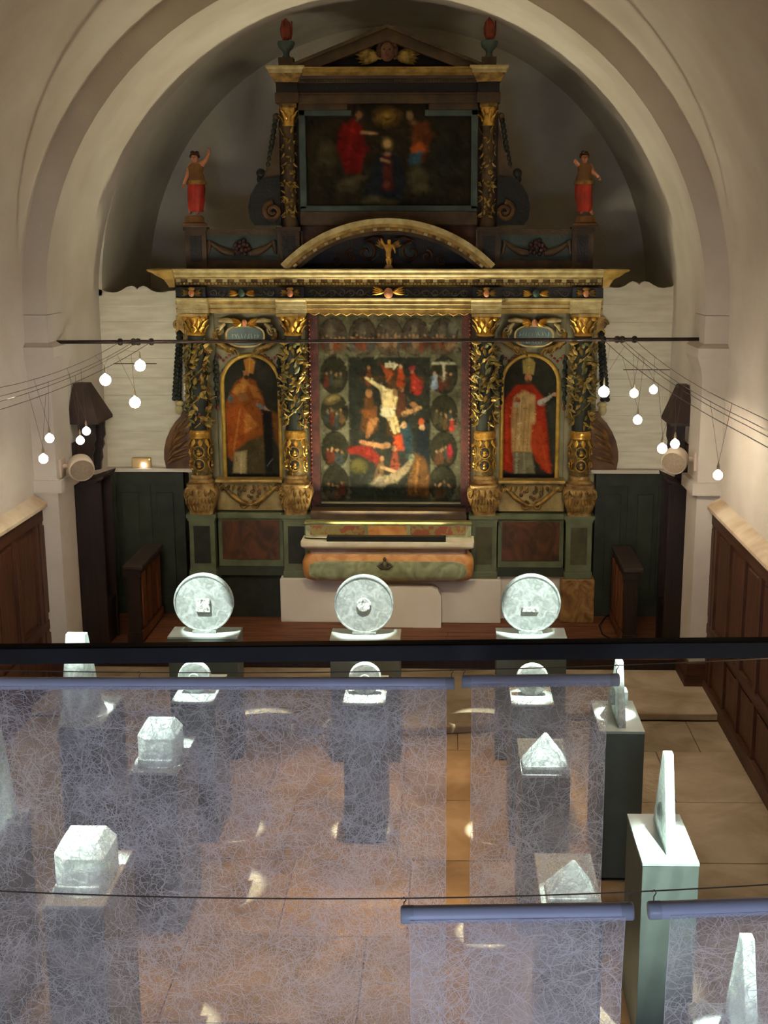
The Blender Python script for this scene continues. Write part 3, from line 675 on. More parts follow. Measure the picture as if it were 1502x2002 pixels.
# returns of the cornice at both ends
for q in (-1, 1):
    rings = []
    for d, z in ((.0, 3.86), (.02, 3.90), (.05, 3.945), (.12, 3.985), (.16, 4.015), (.20, 4.035), (.20, 4.05)):
        rings.append([(A + q * (HW - .02), 13.03 - d * .6, z), (A + q * (HW + .04 + d), 13.03 - d * .6, z), (A + q * (HW + .04 + d), YW + .04, z), (A + q * (HW - .02), YW + .04, z)])
    MB().loft(rings).build('cornice_return', CREAMG, RT)
dt = MB(); n = 37
for k in range(n):
    x = A - HW + .05 + k * (2 * HW - .1) / (n - 1); dt.box(x - .022, 13.06, 3.912, x + .022, 13.12, 3.944)
stuff(dt.build('modillion_row', PALEG, RT))
dt = MB(); n = 120
for k in range(n):
    x = A - HW + .03 + k * (2 * HW - .06) / (n - 1); dt.box(x - .012, 13.105, 3.886, x + .012, 13.135, 3.906)
stuff(dt.build('dentil_row', CREAMG, RT))
# scroll relief and winged heads on the black frieze
rl = MB(); rnd = random.Random(2)
for x0, x1 in ((A - 1.9, A - 1.72), (A - 1.40, A - 1.2), (A - .85, A - .14), (A + .14, A + .85), (A + 1.2, A + 1.40), (A + 1.72, A + 1.9)):
    k = max(2, int((x1 - x0) / .09))
    for i in range(k):
        rl.spiral((x0 + (i + .5) * (x1 - x0) / k, 13.13, 3.80), .038, 1.3, .009, (-1) ** i, rnd.uniform(0, 6))
    rl.tube([(x0 + (x1 - x0) * t, 13.13, 3.80 + .03 * math.sin(t * k * PI)) for t in [j / 24 for j in range(25)]], .008, 5)
stuff(rl.build('scroll_relief', RELIEF, fz, smooth=60))
for x, big in ((A, 1.35), (A - 1.55, 1.0), (A + 1.55, 1.0)):
    for q in (-1, 1):
        w = MB()
        for k in range(4): w.leaf((x + q * .04, 13.11, 3.79 + (.02 if big > 1 else 0)), (q, -.05, .45 - .22 * k), (0, -1, 0), .10 * big, .035, .05, .014)
        w.build('gilt_wing', GOLD, fz, smooth=60)
    MB().ball((x, 13.09, 3.80), (.036 * big, .036 * big, .042 * big), 10, 8).build('cherub_head', FLESH if big > 1 else TEAL, fz, smooth=60)
# ---- curved pediment
R_, zc_ = 1.545, 4.545 - 1.545
am = math.asin(1.10 / R_)
def band(r0, r1, y0, y1, m, name, parent=RT):
    n = 36; outer = [(A + r1 * math.sin(-am + 2 * am * i / n), zc_ + r1 * math.cos(-am + 2 * am * i / n)) for i in range(n + 1)]
    inner = [(A + r0 * math.sin(am - 2 * am * i / n), zc_ + r0 * math.cos(am - 2 * am * i / n)) for i in range(n + 1)]
    mb = MB(); k = n + 1; vs = [(x, y, z) for y in (y0, y1) for x, z in outer + inner[::-1]]; fs = []
    for i in range(n): fs += [(i, i + 1, 2 * k + i + 1, 2 * k + i), (k + i, k + i + 1, 3 * k + i + 1, 3 * k + i), (i, i + 1, k + i + 1, k + i), (2 * k + i, 2 * k + i + 1, 3 * k + i + 1, 3 * k + i)]
    fs += [(0, k, 3 * k, 2 * k), (n, k + n, 3 * k + n, 2 * k + n)]
    return mb.add(vs, fs).build(name, m, parent, smooth=30)
pd = band(R_ - .035, R_ + .02, 12.97, YW, PALEG, 'curved_pediment')
band(R_ - .07, R_ - .035, 13.01, YW, CREAMG, 'crown_moulding', pd)
band(R_ - .105, R_ - .07, 13.06, YW, GOLD_D, 'modillion_band', pd)
band(R_ - .14, R_ - .105, 13.10, YW, BROWNW, 'soffit_band', pd)
mo = MB()
for k in range(17):
    a = -am * .92 + 2 * am * .92 * k / 16; c = Vector((A + (R_ - .088) * math.sin(a), 13.045, zc_ + (R_ - .088) * math.cos(a)))
    t = Vector((math.cos(a), 0, -math.sin(a))); u = Vector((math.sin(a), 0, math.cos(a)))
    vs = [c + t * (sx * .02) + u * (sz * .014) + Vector((0, sy * .022, 0)) for sz in (-1, 1) for sy in (-1, 1) for sx in (-1, 1)]
    mo.add(vs, [(0, 1, 3, 2), (4, 6, 7, 5), (0, 4, 5, 1), (2, 3, 7, 6), (0, 2, 6, 4), (1, 5, 7, 3)])
stuff(mo.build('modillion_row', PALEG, pd))
ty = MB().prism([(A + (R_ - .13) * math.sin(-am * .96 + 2 * am * .96 * i / 24), max(4.05, zc_ + (R_ - .13) * math.cos(-am * .96 + 2 * am * .96 * i / 24))) for i in range(25)] + [(A + 1.0, 4.05), (A - 1.0, 4.05)], 13.30, YW).build('tympanum', BLACKP, RT)
for q in (-1, 1):
    ts = MB()
    ts.spiral((A + q * .24, 13.28, 4.22), .11, 1.2, .022, q, PI / 2); ts.spiral((A + q * .40, 13.28, 4.18), .07, 1.3, .018, -q, PI / 2); ts.spiral((A + q * .56, 13.28, 4.13), .06, 1.3, .016, q, PI / 2)
    ts.tube([(A + q * .06, 13.28, 4.36), (A + q * .16, 13.27, 4.38), (A + q * .26, 13.28, 4.34)], [.01, .02, .012], 6)
    ts.build('tympanum_scroll', mat('brown_scroll', '5e3c24', '40281a', .5, .1, scale=10), RT, smooth=60)
for q in (-1, 1): MB().ball((A + q * .20, 13.29, 4.22), (.10, .015, .11), 12, 8).build('green_shell', mat('dark_teal', '243a34', '182824', .5, scale=6), RT, smooth=60)

# ================================================================== ATTIC STOREY
BLACKV = mat('blackened_wood', '17160f', '0e0d09', .6, scale=8, bump=.2)
AT = thing('retable_attic', 'dark upper storey of the retable with triangular pediment and side volutes', 'retable', (0, 0, 0))
YA = 13.22
def bxat(name, x0, x1, z0, z1, m, parent=AT, y0=YA, y1=YW, **k): return MB().box(x0, y0, z0, x1, y1, z1).build(name, m, parent, **k)
for q in (-1, 1):
    X = lambda d: A + q * d
    bxat('balustrade_panel', X(1.17), X(1.95), 4.05, 4.44, BLUEP, y0=YA + .05)
    bp = AT.children[-1]
    MB().box(X(1.17), YA + .02, 4.40, X(1.95), YW, 4.46).build('top_rail', BROWNW, bp); MB().box(X(1.17), YA + .02, 4.05, X(1.95), YA + .05, 4.14).build('bottom_rail', BROWNW, bp)
    for s in (-1, 1):
        g = MB(); g.tube([(X(1.56) + s * (.08 + .26 * t), YA + .04, 4.21 + .12 * t * t) for t in [i / 8 for i in range(9)]], [.035, .04, .045, .045, .04, .035, .03, .025, .015], 6)
        g.tube([(X(1.56) + s * .34, YA + .04, 4.34), (X(1.56) + s * .36, YA + .04, 4.2)], [.03, .015], 6)
        g.build('painted_festoon', BROWNW, bp, smooth=60)
    r = MB(); rnd = random.Random(4)
    for k in range(14):
        a = k * 2.4; d = .085 * math.sqrt(k / 14); r.ball((X(1.56) + d * math.cos(a), YA + .03, 4.27 + d * math.sin(a)), .028, 7, 5)
    stuff(r.build('dark_rosette', mat('dark_red_rosette', '40201a', '26120e', .6, scale=12), bp, smooth=60))
    for d0, d1, nm in ((1.93, 2.15, 'outer'), (.94, 1.17, 'inner')):
        p = bxat('attic_pedestal', X(d0), X(d1), 4.05, 4.44, BROWNW, y0=YA)
        MB().box(X(d0 - .015), YA - .02, 4.44, X(d1 + .015), YW, 4.48).build('cap', BROWNW, p); MB().box(X(d0 + .05), YA - .008, 4.12, X(d1 - .05), YA + .002, 4.39).build('dark_field', BLACKP, p)
    # column, capital
    x = X(1.035); c = MB().lathe([(.085, 4.48), (.085, 4.53), (.07, 4.56), (.065, 5.0), (.06, 5.5)], (x, YA + .08, 0), 16).build('attic_column', BROWNW, AT, smooth=50)
    v = MB(); rnd = random.Random(9)
    for k in range(80):
        a = -PI / 2 + rnd.uniform(-1.6, 1.6); nrm = Vector((math.cos(a), math.sin(a), 0)); u = Vector((-nrm.y, nrm.x, 0))
        v.leaf(Vector((x, YA + .08, rnd.uniform(4.58, 5.46))) + nrm * .064, u * rnd.uniform(-1, 1) + Vector((0, 0, rnd.uniform(-1, 1))) + nrm * .2, nrm, rnd.uniform(.04, .07), .03, .2, .009)
    stuff(v.build('vine_relief', MATS['vine_gilding'], c, smooth=60))
    k_ = MB().lathe([(.06, 5.5), (.068, 5.51), (.062, 5.53), (.068, 5.6), (.09, 5.68)], (x, YA + .08, 0), 14)
    for row in (0, 1):
        for k in range(7):
            a = 2 * PI * (k + .5 * row) / 7; k_.leaf((x + .064 * math.cos(a), YA + .08 + .064 * math.sin(a), 5.54 + .045 * row), (.25 * math.cos(a), .25 * math.sin(a), 1), (math.cos(a), math.sin(a), 0), .08, .042, .35, .01)
    k_.build('capital', GOLD, c, smooth=60)
    MB().box(x - .09, YA, 5.68, x + .09, YW, 5.72).build('abacus', GOLD_D, c)
    bxat('column_backing', X(.90), X(1.14), 4.48, 5.72, BROWNW, y0=YA + .12)
    # volute beside the column
    vol = [(1.14, 4.50), (1.42, 4.50), (1.47, 4.56), (1.485, 4.68), (1.46, 4.80), (1.40, 4.90), (1.33, 4.98), (1.27, 5.10), (1.20, 5.30), (1.16, 5.46), (1.14, 5.56)]
    vb = MB().prism([(X(a), b) for a, b in vol[:7]] + [(X(1.14), 5.0)], YA + .06, YW).build('volute', BLACKV, AT, smooth=35)
    MB().prism([(X(a), b) for a, b in vol[6:]] + [(X(1.14), 4.98)], YA + .08, YW).build('volute_neck', BROWNW, vb, smooth=35)
    s = MB(); s.spiral((X(1.22), YA + .04, 4.64), .10, 1.7, .03, -q, PI / 2); s.build('volute_scroll', mat('scroll_brown', '6a4c2c', '4a3420', .55, scale=8), vb, smooth=60)
    s = MB(); s.ball((X(1.345), YA + .10, 5.03), .05, 9, 7).ball((X(1.36), YA + .10, 4.97), (.03, .04, .05), 8, 6).build('volute_knob', BLACKV, vb, smooth=60)
    s = MB()
    for k in range(9): s.ball((X(1.18 + .010 * k), YA + .10, 5.56 - .055 * k), (.03, .03, .036), 7, 5)
    sg_ = s.build('hanging_garland', DGREEN, AT, smooth=60)
    MB().ball((X(1.17), YA + .10, 5.60), .036, 8, 6).build('garland_knob', BROWNW, sg_, smooth=60); MB().ball((X(1.265), YA + .10, 5.09), (.022, .022, .03), 7, 5).build('red_bud', FLAME, sg_, smooth=60)
bxat('attic_wall', A - .92, A + .92, 4.05, 5.74, mat('red_brown_attic', '4e2e1a', '341d10', .6, scale=6), y0=13.31)
# frame strips of the upper picture
FX0, FX1, FZ0, FZ1, FZ2 = A - .90, A + .90, 4.70, 5.62, 5.74
for x0, x1, z0, z1, m, nm in ((A - .93, A - .86, 4.66, 5.66, BLUEP, 'picture_frame_side'), (A + .86, A + .93, 4.66, 5.66, BLUEP, 'picture_frame_side'), (A - .93, A + .93, 4.64, 4.70, BLUEP, 'picture_frame_bottom'), (A - .93, A - .38, 5.60, 5.66, BLUEP, 'picture_frame_top'), (A + .38, A + .93, 5.60, 5.66, BLUEP, 'picture_frame_top'), (A - .93, A - .42, 5.66, 5.75, BROWNW, 'picture_corner'), (A + .42, A + .93, 5.66, 5.75, BROWNW, 'picture_corner'), (A - .93, A + .93, 4.50, 4.64, BROWNW, 'picture_plinth')):
    MB().box(x0, 13.25, z0, x1, 13.31, z1).build(nm, m, AT, bevel=.008)
# attic entablature
def prof3(y): return [(y + .0, 5.985), (y - .02, 6.0), (y - .04, 6.01), (y - .04, 6.035), (y - .06, 6.05), (y - .06, 6.06)]
def run2(prof, x0, x1, m, name): return MB().prism([(y, z) for y, z in prof] + [(YW, prof[-1][1]), (YW, prof[0][1])], x0, x1, 'x').build(name, m, AT)
run2([(13.22, 5.72), (13.22, 5.80), (13.19, 5.81), (13.19, 5.82)], A - 1.13, A + 1.13, BROWNW, 'attic_architrave')
run2([(13.22, 5.82), (13.22, 5.92)], A - 1.13, A + 1.13, BLACKP, 'attic_frieze')
run2(prof3(13.16), A - 1.13, A + 1.13, CREAMG, 'attic_cornice')
run2([(13.21, 5.92), (13.20, 5.95), (13.18, 5.955), (13.17, 5.985)], A - 1.13, A + 1.13, BROWNW, 'attic_bed_moulding')
dt = MB()
for k in range(60):
    x = A - .84 + k * 1.68 / 59; dt.box(x - .009, 13.185, 5.925, x + .009, 13.21, 5.95)
stuff(dt.build('dentil_row', BROWNW, AT))
for q in (-1, 1):
    x = A + q * 1.035
    MB().box(x - .12, 13.16, 5.72, x + .12, YW, 5.82).build('architrave_block', BROWNW, AT); MB().box(x - .11, 13.17, 5.82, x + .11, YW, 5.92).build('frieze_block', BLACKP, AT)
    rings = [[(x - .12 - d, 13.13 - d, z), (x + .12 + d, 13.13 - d, z), (x + .12 + d, YW, z), (x - .12 - d, YW, z)] for d, z in ((0, 5.92), (.015, 5.95), (.02, 5.96), (.05, 6.0), (.055, 6.035), (.075, 6.05), (.075, 6.07))]
    MB().loft(rings[3:]).build('cornice_block', PALEG, AT); MB().loft(rings[:4]).build('cornice_block_bed', GOLD_D, AT)
    # flaming urn
    MB().box(x - .075, 13.14, 6.07, x + .075, 13.29, 6.16).build('urn_plinth', BROWNW, AT)
    u = MB().lathe([(.0, 6.16), (.05, 6.16), (.03, 6.19), (.035, 6.22), (.075, 6.26), (.09, 6.30), (.085, 6.32), (.05, 6.325), (.0, 6.325)], (x, 13.21, 0), 14).build('urn', BLUEP, AT, smooth=50)
    fm = MB(); rnd = random.Random(8)
    fm.lathe([(.03, 6.325), (.055, 6.38), (.06, 6.44), (.045, 6.50), (.0, 6.55)], (x, 13.21, 0), 10)
    for k in range(12):
        a = k * 2.1; fm.leaf((x + .045 * math.cos(a), 13.21 + .045 * math.sin(a), 6.34 + .012 * (k % 4)), (.3 * math.cos(a), .3 * math.sin(a), 1), (math.cos(a), math.sin(a), 0), .14, .04, -.2, .012)
    fm.build('flame', FLAME, u, smooth=60)
# triangular pediment
ap = 6.44
for q in (-1, 1):
    MB().prism([(A + q * 1.0, 6.06), (A, ap), (A, ap - .12), (A + q * .70, 6.06)], 13.12, YW).build('raking_cornice', BROWNW, AT)
    MB().prism([(A + q * 1.03, 6.07), (A, ap + .025), (A, ap - .01), (A + q * .94, 6.07)], 13.08, YW).build('raking_fillet', BROWNW, AT)
MB().prism([(A - .72, 6.06), (A + .72, 6.06), (A, ap - .11)], 13.27, YW).build('pediment_field', BLACKP, AT)
for q in (-1, 1):
    w = MB()
    for k in range(6): w.leaf((A + q * .06, 13.20, 6.15 + .01 * k), (q * 1, -.05, .5 - .2 * k), (0, -1, 0), .30 - .012 * k, .085, -.12, .02)
    w.build('gilt_wing', MATS['vine_gilding'], AT, smooth=60)
hd = MB().ball((A, 13.15, 6.21), (.075, .07, .095), 14, 10).ball((A, 13.085, 6.20), (.014, .02, .02), 8, 6).build('cherub_head', mat('dark_flesh', '7a5136', '5c3a26', .55, scale=8), AT, smooth=60)
hr = MB()
for k in range(14):
    a = PI * (k / 13) * 1.2 - PI * .1; hr.ball((A + .085 * math.cos(a), 13.15, 6.22 + .095 * math.sin(a)), .032, 7, 5)
hr.build('curly_hair', HAIR, hd, smooth=60)
for q in (-1, 1): MB().ball((A + q * .028, 13.09, 6.225), (.012, .01, .008), 7, 5).build('eye', BLACKP, hd, smooth=60)
MB().ball((A, 13.09, 6.165), (.022, .01, .007), 8, 5).build('mouth', FLAME, hd, smooth=60)
# ================================================================== PAINTINGS
class Canvas:
    # a picture painted in layers; coordinates are those measured in the photograph
    def __init__(s, x0, y0, x1, y1, step, bg):
        s.x0, s.y0, s.x1, s.y1 = x0, y0, x1, y1; s.nx = int((x1 - x0) / step) + 1; s.ny = int((y1 - y0) / step) + 1
        s.X, s.Y = np.meshgrid(np.linspace(x0, x1, s.nx), np.linspace(y0, y1, s.ny)); s.C = np.zeros((s.ny, s.nx, 3)); s.C[:] = lin(bg)
    def mix(s, m, c, a):
        m = np.clip(m, 0, 1)[..., None] * a; s.C = s.C * (1 - m) + np.array(lin(c)) * m
    def ell(s, cx, cy, rx, ry, c, rot=0, soft=.25, a=1.0):
        t = math.radians(rot); dx, dy = s.X - cx, s.Y - cy; u = (dx * math.cos(t) + dy * math.sin(t)) / rx; v = (-dx * math.sin(t) + dy * math.cos(t)) / ry
        s.mix((1 - np.sqrt(u * u + v * v)) / soft, c, a); return s
    def limb(s, pts, w, c, soft=.4, a=1.0):
        d = np.full(s.X.shape, 1e9)
        ws = w if isinstance(w, (list, tuple)) else [w] * len(pts)
        for (xa, ya), (xb, yb), wa, wb in zip(pts, pts[1:], ws, ws[1:]):
            vx, vy = xb - xa, yb - ya; L2 = vx * vx + vy * vy + 1e-9
            t = np.clip(((s.X - xa) * vx + (s.Y - ya) * vy) / L2, 0, 1)
            d = np.minimum(d, np.hypot(s.X - xa - t * vx, s.Y - ya - t * vy) / (wa + (wb - wa) * t))
        s.mix((1 - d) / soft, c, a); return s
    def poly(s, pts, c, soft=2.0, a=1.0):
        d = np.full(s.X.shape, 1e9); ins = np.zeros(s.X.shape, bool); n = len(pts)
        for i in range(n):
            (xa, ya), (xb, yb) = pts[i], pts[(i + 1) % n]; vx, vy = xb - xa, yb - ya; L2 = vx * vx + vy * vy + 1e-9
            t = np.clip(((s.X - xa) * vx + (s.Y - ya) * vy) / L2, 0, 1); d = np.minimum(d, np.hypot(s.X - xa - t * vx, s.Y - ya - t * vy))
            cr = (ya > s.Y) != (yb > s.Y); ins ^= cr & (s.X < (xb - xa) * (s.Y - ya) / (yb - ya + 1e-12) + xa)
        s.mix(np.where(ins, .5 + d / soft, .5 - d / soft), c, a); return s
    def fig(s, x, y, h, robe, skin='b98a62', lean=0):
        s.limb([(x, y - h * .7), (x + lean, y)], [h * .13, h * .26], robe); s.ell(x - lean * .3, y - h * .84, h * .10, h * .13, skin); return s
    def strokes(s, n, ln, w, amt):
        dx = (s.x1 - s.x0) / (s.nx - 1)
        for _ in range(n):
            i, j = rng.integers(0, s.nx), rng.integers(0, s.ny); c0 = s.C[j, i]; lum = c0.mean()
            g = 1 + amt * rng.normal(); a = rng.uniform(0, PI) if lum > .02 else rng.normal(.8, .5); l = rng.uniform(.5, 1.3) * ln / dx; ww = w * rng.uniform(.6, 1.4) / dx
            r_ = int(l + ww) + 2; j0, j1, i0, i1 = max(0, j - r_), min(s.ny, j + r_), max(0, i - r_), min(s.nx, i + r_)
            yy, xx = np.mgrid[j0:j1, i0:i1]; u = (xx - i) * math.cos(a) + (yy - j) * math.sin(a); v = -(xx - i) * math.sin(a) + (yy - j) * math.cos(a)
            m = np.clip(1.6 * (1 - np.hypot(np.maximum(np.abs(u) - l / 2, 0), v) / ww), 0, 1)[..., None] * .75
            s.C[j0:j1, i0:i1] = s.C[j0:j1, i0:i1] * (1 - m) + np.clip(c0 * g, 0, 1) * m
        return s
    def shade(s, amt, k):
        n = rng.normal(0, 1, (max(3, int(s.ny / k)), max(3, int(s.nx / k)))); yi = np.linspace(0, n.shape[0] - 1.001, s.ny); xi = np.linspace(0, n.shape[1] - 1.001, s.nx)
        y0, x0 = yi.astype(int), xi.astype(int); fy, fx = (yi - y0)[:, None], (xi - x0)[None]
        f = n[y0][:, x0] * (1 - fy) * (1 - fx) + n[y0 + 1][:, x0] * fy * (1 - fx) + n[y0][:, x0 + 1] * (1 - fy) * fx + n[y0 + 1][:, x0 + 1] * fy * fx
        s.C *= np.clip(1 + amt * f[..., None], .35, 1.9); return s
    def blur(s, k=1):
        for _ in range(k):
            P_ = np.pad(s.C, ((1, 1), (1, 1), (0, 0)), 'edge'); s.C = (P_[:-2, 1:-1] + P_[2:, 1:-1] + P_[1:-1, :-2] + P_[1:-1, 2:] + 2 * s.C) / 6
        return s
    def grain(s, a):
        n = rng.normal(0, 1, s.C.shape[:2]); k = np.zeros_like(n)
        for sh in (1, 2, 4): k += (np.roll(n, sh, 0) + np.roll(n, -sh, 0) + np.roll(n, sh, 1) + np.roll(n, -sh, 1)) / 4
        s.C *= np.clip(1 + a * k[..., None], .3, 2); return s
    def build(s, name, label, Yp, gain, keep=None, back=.025):
        xm, ym = (s.x0 + s.x1) / 2, (s.y0 + s.y1) / 2
        X0, X1 = W(s.x0, ym, Yp).x, W(s.x1, ym, Yp).x; Z0, Z1 = W(xm, s.y0, Yp).z, W(xm, s.y1, Yp).z
        t = thing(name, label, 'painting', ((X0 + X1) / 2, Yp, Z1))
        us, vs_ = np.linspace(X0, X1, s.nx), np.linspace(Z0, Z1, s.ny); GX, GZ = np.meshgrid(us, vs_)
        co = np.stack([GX - (X0 + X1) / 2, np.zeros_like(GX), GZ - Z1], -1).reshape(-1, 3)
        fs = []; ks = None if keep is None else keep(s.X, s.Y)
        for j in range(s.ny - 1):
            for i in range(s.nx - 1):
                if ks is not None and not (ks[j, i] and ks[j + 1, i + 1] and ks[j, i + 1] and ks[j + 1, i]): continue
                a = j * s.nx + i; fs.append((a, a + s.nx, a + s.nx + 1, a + 1))
        me = bpy.data.meshes.new('canvas'); me.from_pydata(co.tolist(), [], fs)
        at = me.color_attributes.new('paint', 'FLOAT_COLOR', 'POINT'); col = np.ones((s.ny * s.nx, 4), np.float32); col[:, :3] = np.clip(s.C.reshape(-1, 3) * gain, 0, .85); at.data.foreach_set('color', col.ravel())
        bm = bmesh.new(); bm.from_mesh(me); bmesh.ops.delete(bm, geom=[v for v in bm.verts if not v.link_faces], context='VERTS'); bm.to_mesh(me); bm.free()
        me.materials.append(PAINT); put(me, 'canvas', t)
        return t, (X0, X1, Z0, Z1)
YP = YW - .02
c = Canvas(622, 617, 908, 980, 1.5, '3a382a')
# the ring of small ovals
GR = '6e6a50'; c.poly([(624, 618), (907, 618), (907, 976), (624, 976)], GR, 4)
c.poly([(682, 696), (842, 696), (842, 976), (682, 976)], '2a2a20', 3)
ov = [(654, 657), (711, 657), (762, 657), (813, 657), (867, 657)] + [(654, 731), (654, 803), (654, 877), (654, 945)] + [(868, 731), (868, 805), (868, 877), (866, 944)]
rnd = random.Random(21)
for i, (x, y) in enumerate(ov):
    c.ell(x, y, 28, 38, '17150f', 0, .06).ell(x, y, 26.5, 36, ('55493a', '4c4234', '5a5040', '52483a', '4a4438')[i] if i < 5 else '33301f', 0, .08)
    if i < 5:
        c.poly([(x - 25, y + 14), (x + 25, y + 14), (x + 16, y + 34), (x - 16, y + 34)], '6d5c44', 5, .8).ell(x + rnd.uniform(-8, 8), y - 10, 9, 18, '7a705c', 0, .5, .7)
        for k in range(6): c.fig(x - 20 + k * 8, y + 18 + rnd.uniform(-3, 6), 22, rnd.choice(('8a4a2c', '7a5a3a', '74402c', '54504a', '9a7a58')), 'c09468', rnd.uniform(-2, 2))
    else:
        for k in range(4): c.fig(x - 14 + k * 9, y + 24 + rnd.uniform(-8, 4), 26, rnd.choice(('5a3a22', '6a301e', '4c4630', '3e423c', '6a5030')), 'a07c54', rnd.uniform(-2, 2))
c.ell(650, 778, 20, 12, 'a08a50', -20, .8, .8).ell(885, 640, 12, 18, '8c8878', 0, .7, .7)
c.limb([(846, 708), (890, 708)], 3, 'c8c0a0').limb([(868, 712), (868, 742)], [4, 2.5], 'd0c4a4').fig(850, 752, 30, '8a9aa8').fig(882, 754, 30, '40382a').ell(880, 880, 6, 16, '9a2a30').fig(884, 836, 24, 'b83a2c')
# the deposition in the middle
c.poly([(757, 712), (778, 712), (780, 850), (756, 850)], '4a3418', 3)
c.poly([(704, 733), (830, 733), (830, 742), (704, 742)], '43301a', 3)
c.poly([(744, 708), (772, 726), (760, 742)], 'a04a20', 3).fig(722, 745, 34, '6a3c1c', 'b07848').fig(784, 748, 40, 'a84018', 'c89868').fig(808, 760, 44, 'a02c18', 'b07848', 8)
c.ell(815, 752, 14, 18, '983020', 20, .4).ell(806, 717, 8, 5, '8a2c34')
c.limb([(716, 736), (740, 752), (760, 763)], [3.2, 5, 7], 'd8c08a').poly([(744, 760), (772, 758), (778, 775), (772, 798), (750, 798)], 'd8bf86', 4).ell(773, 765, 6, 8, '8a6a40')
c.limb([(756, 796), (764, 820), (772, 843)], [8, 6.5, 4], 'd2b880').limb([(764, 796), (774, 822), (780, 840)], [7, 5.5, 3.5], 'c8ac74').limb([(770, 775), (770, 800), (768, 815)], [4, 3.2, 2.5], 'c8ac74').poly([(744, 793), (774, 795), (768, 812), (748, 812)], 'e6d8ac', 3)
c.fig(722, 830, 76, '5c3a1c', 'a87848').poly([(704, 798), (738, 796), (736, 816), (716, 814)], '7c4a22', 4).limb([(726, 820), (718, 852)], [7, 4], 'a06a3c').limb([(736, 818), (722, 846)], [6, 4], 'b07a48')
c.fig(786, 800, 50, '54301c', 'a87848').limb([(790, 806), (822, 794)], [6, 4], 'b88a58').ell(808, 788, 7, 6, '9a6a40')
c.poly([(783, 834), (800, 822), (808, 850), (806, 880), (786, 878)], '2a3c40', 5).ell(790, 828, 6, 8, 'c89c6c').poly([(770, 850), (786, 846), (790, 876), (770, 880)], 'a8401c', 5)
c.poly([(818, 826), (830, 822), (840, 850), (838, 900), (812, 890)], '1e2426', 5).ell(824, 822, 6, 9, 'a84c24').ell(826, 832, 6, 7, 'c09468')
c.poly([(680, 872), (720, 868), (742, 890), (738, 906), (700, 886), (680, 884)], '84281a', 5).ell(700, 910, 22, 18, '5c5426', 0, .5).limb([(706, 862), (748, 870)], [5, 6], 'b07c50').ell(756, 868, 9, 7, 'a07850')
c.fig(745, 935, 48, '6a5030', 'a87c50', -6).fig(772, 912, 44, '7c3a24', 'b08458').limb([(746, 912), (776, 922)], 4, 'b48c60')
c.limb([(742, 942), (770, 934), (792, 916), (804, 900)], [10, 11, 9, 6], '92805f').ell(805, 893, 7, 9, '8a8a68').poly([(722, 946), (742, 926), (756, 944), (748, 958)], '94866a', 4).ell(800, 890, 10, 8, '3c4c4a', 0, .5, .7)
c.poly([(812, 884), (832, 894), (840, 930), (838, 972), (796, 968), (800, 930)], '6a4822', 6).limb([(818, 896), (812, 960)], 3, 'a87434', .6, .6)
c.poly([(690, 950), (790, 952), (790, 974), (690, 974)], '343c30', 10, .7)
c.poly([(753.5, 707.5), (774.5, 707.5), (774.5, 716.5), (753.5, 716.5)], 'e8dcb4', 1.5)
for k in range(5): c.limb([(756.5 + k * 3.7, 710.5), (756.5 + k * 3.7, 713.8)], .8, '7c7450')
c.shade(.22, 9).strokes(2600, 7, 1.8, .40).strokes(1500, 3, 1.1, .5).blur(1).grain(.05)
bigp, _ = c.build('altar_painting', 'large dark altarpiece of a body lowered from a cross, ringed by small ovals', YP, .44)
MB().box(-.80, .0015, 0, .80, .015, 2.0).build('stretcher', DWOOD, bigp)

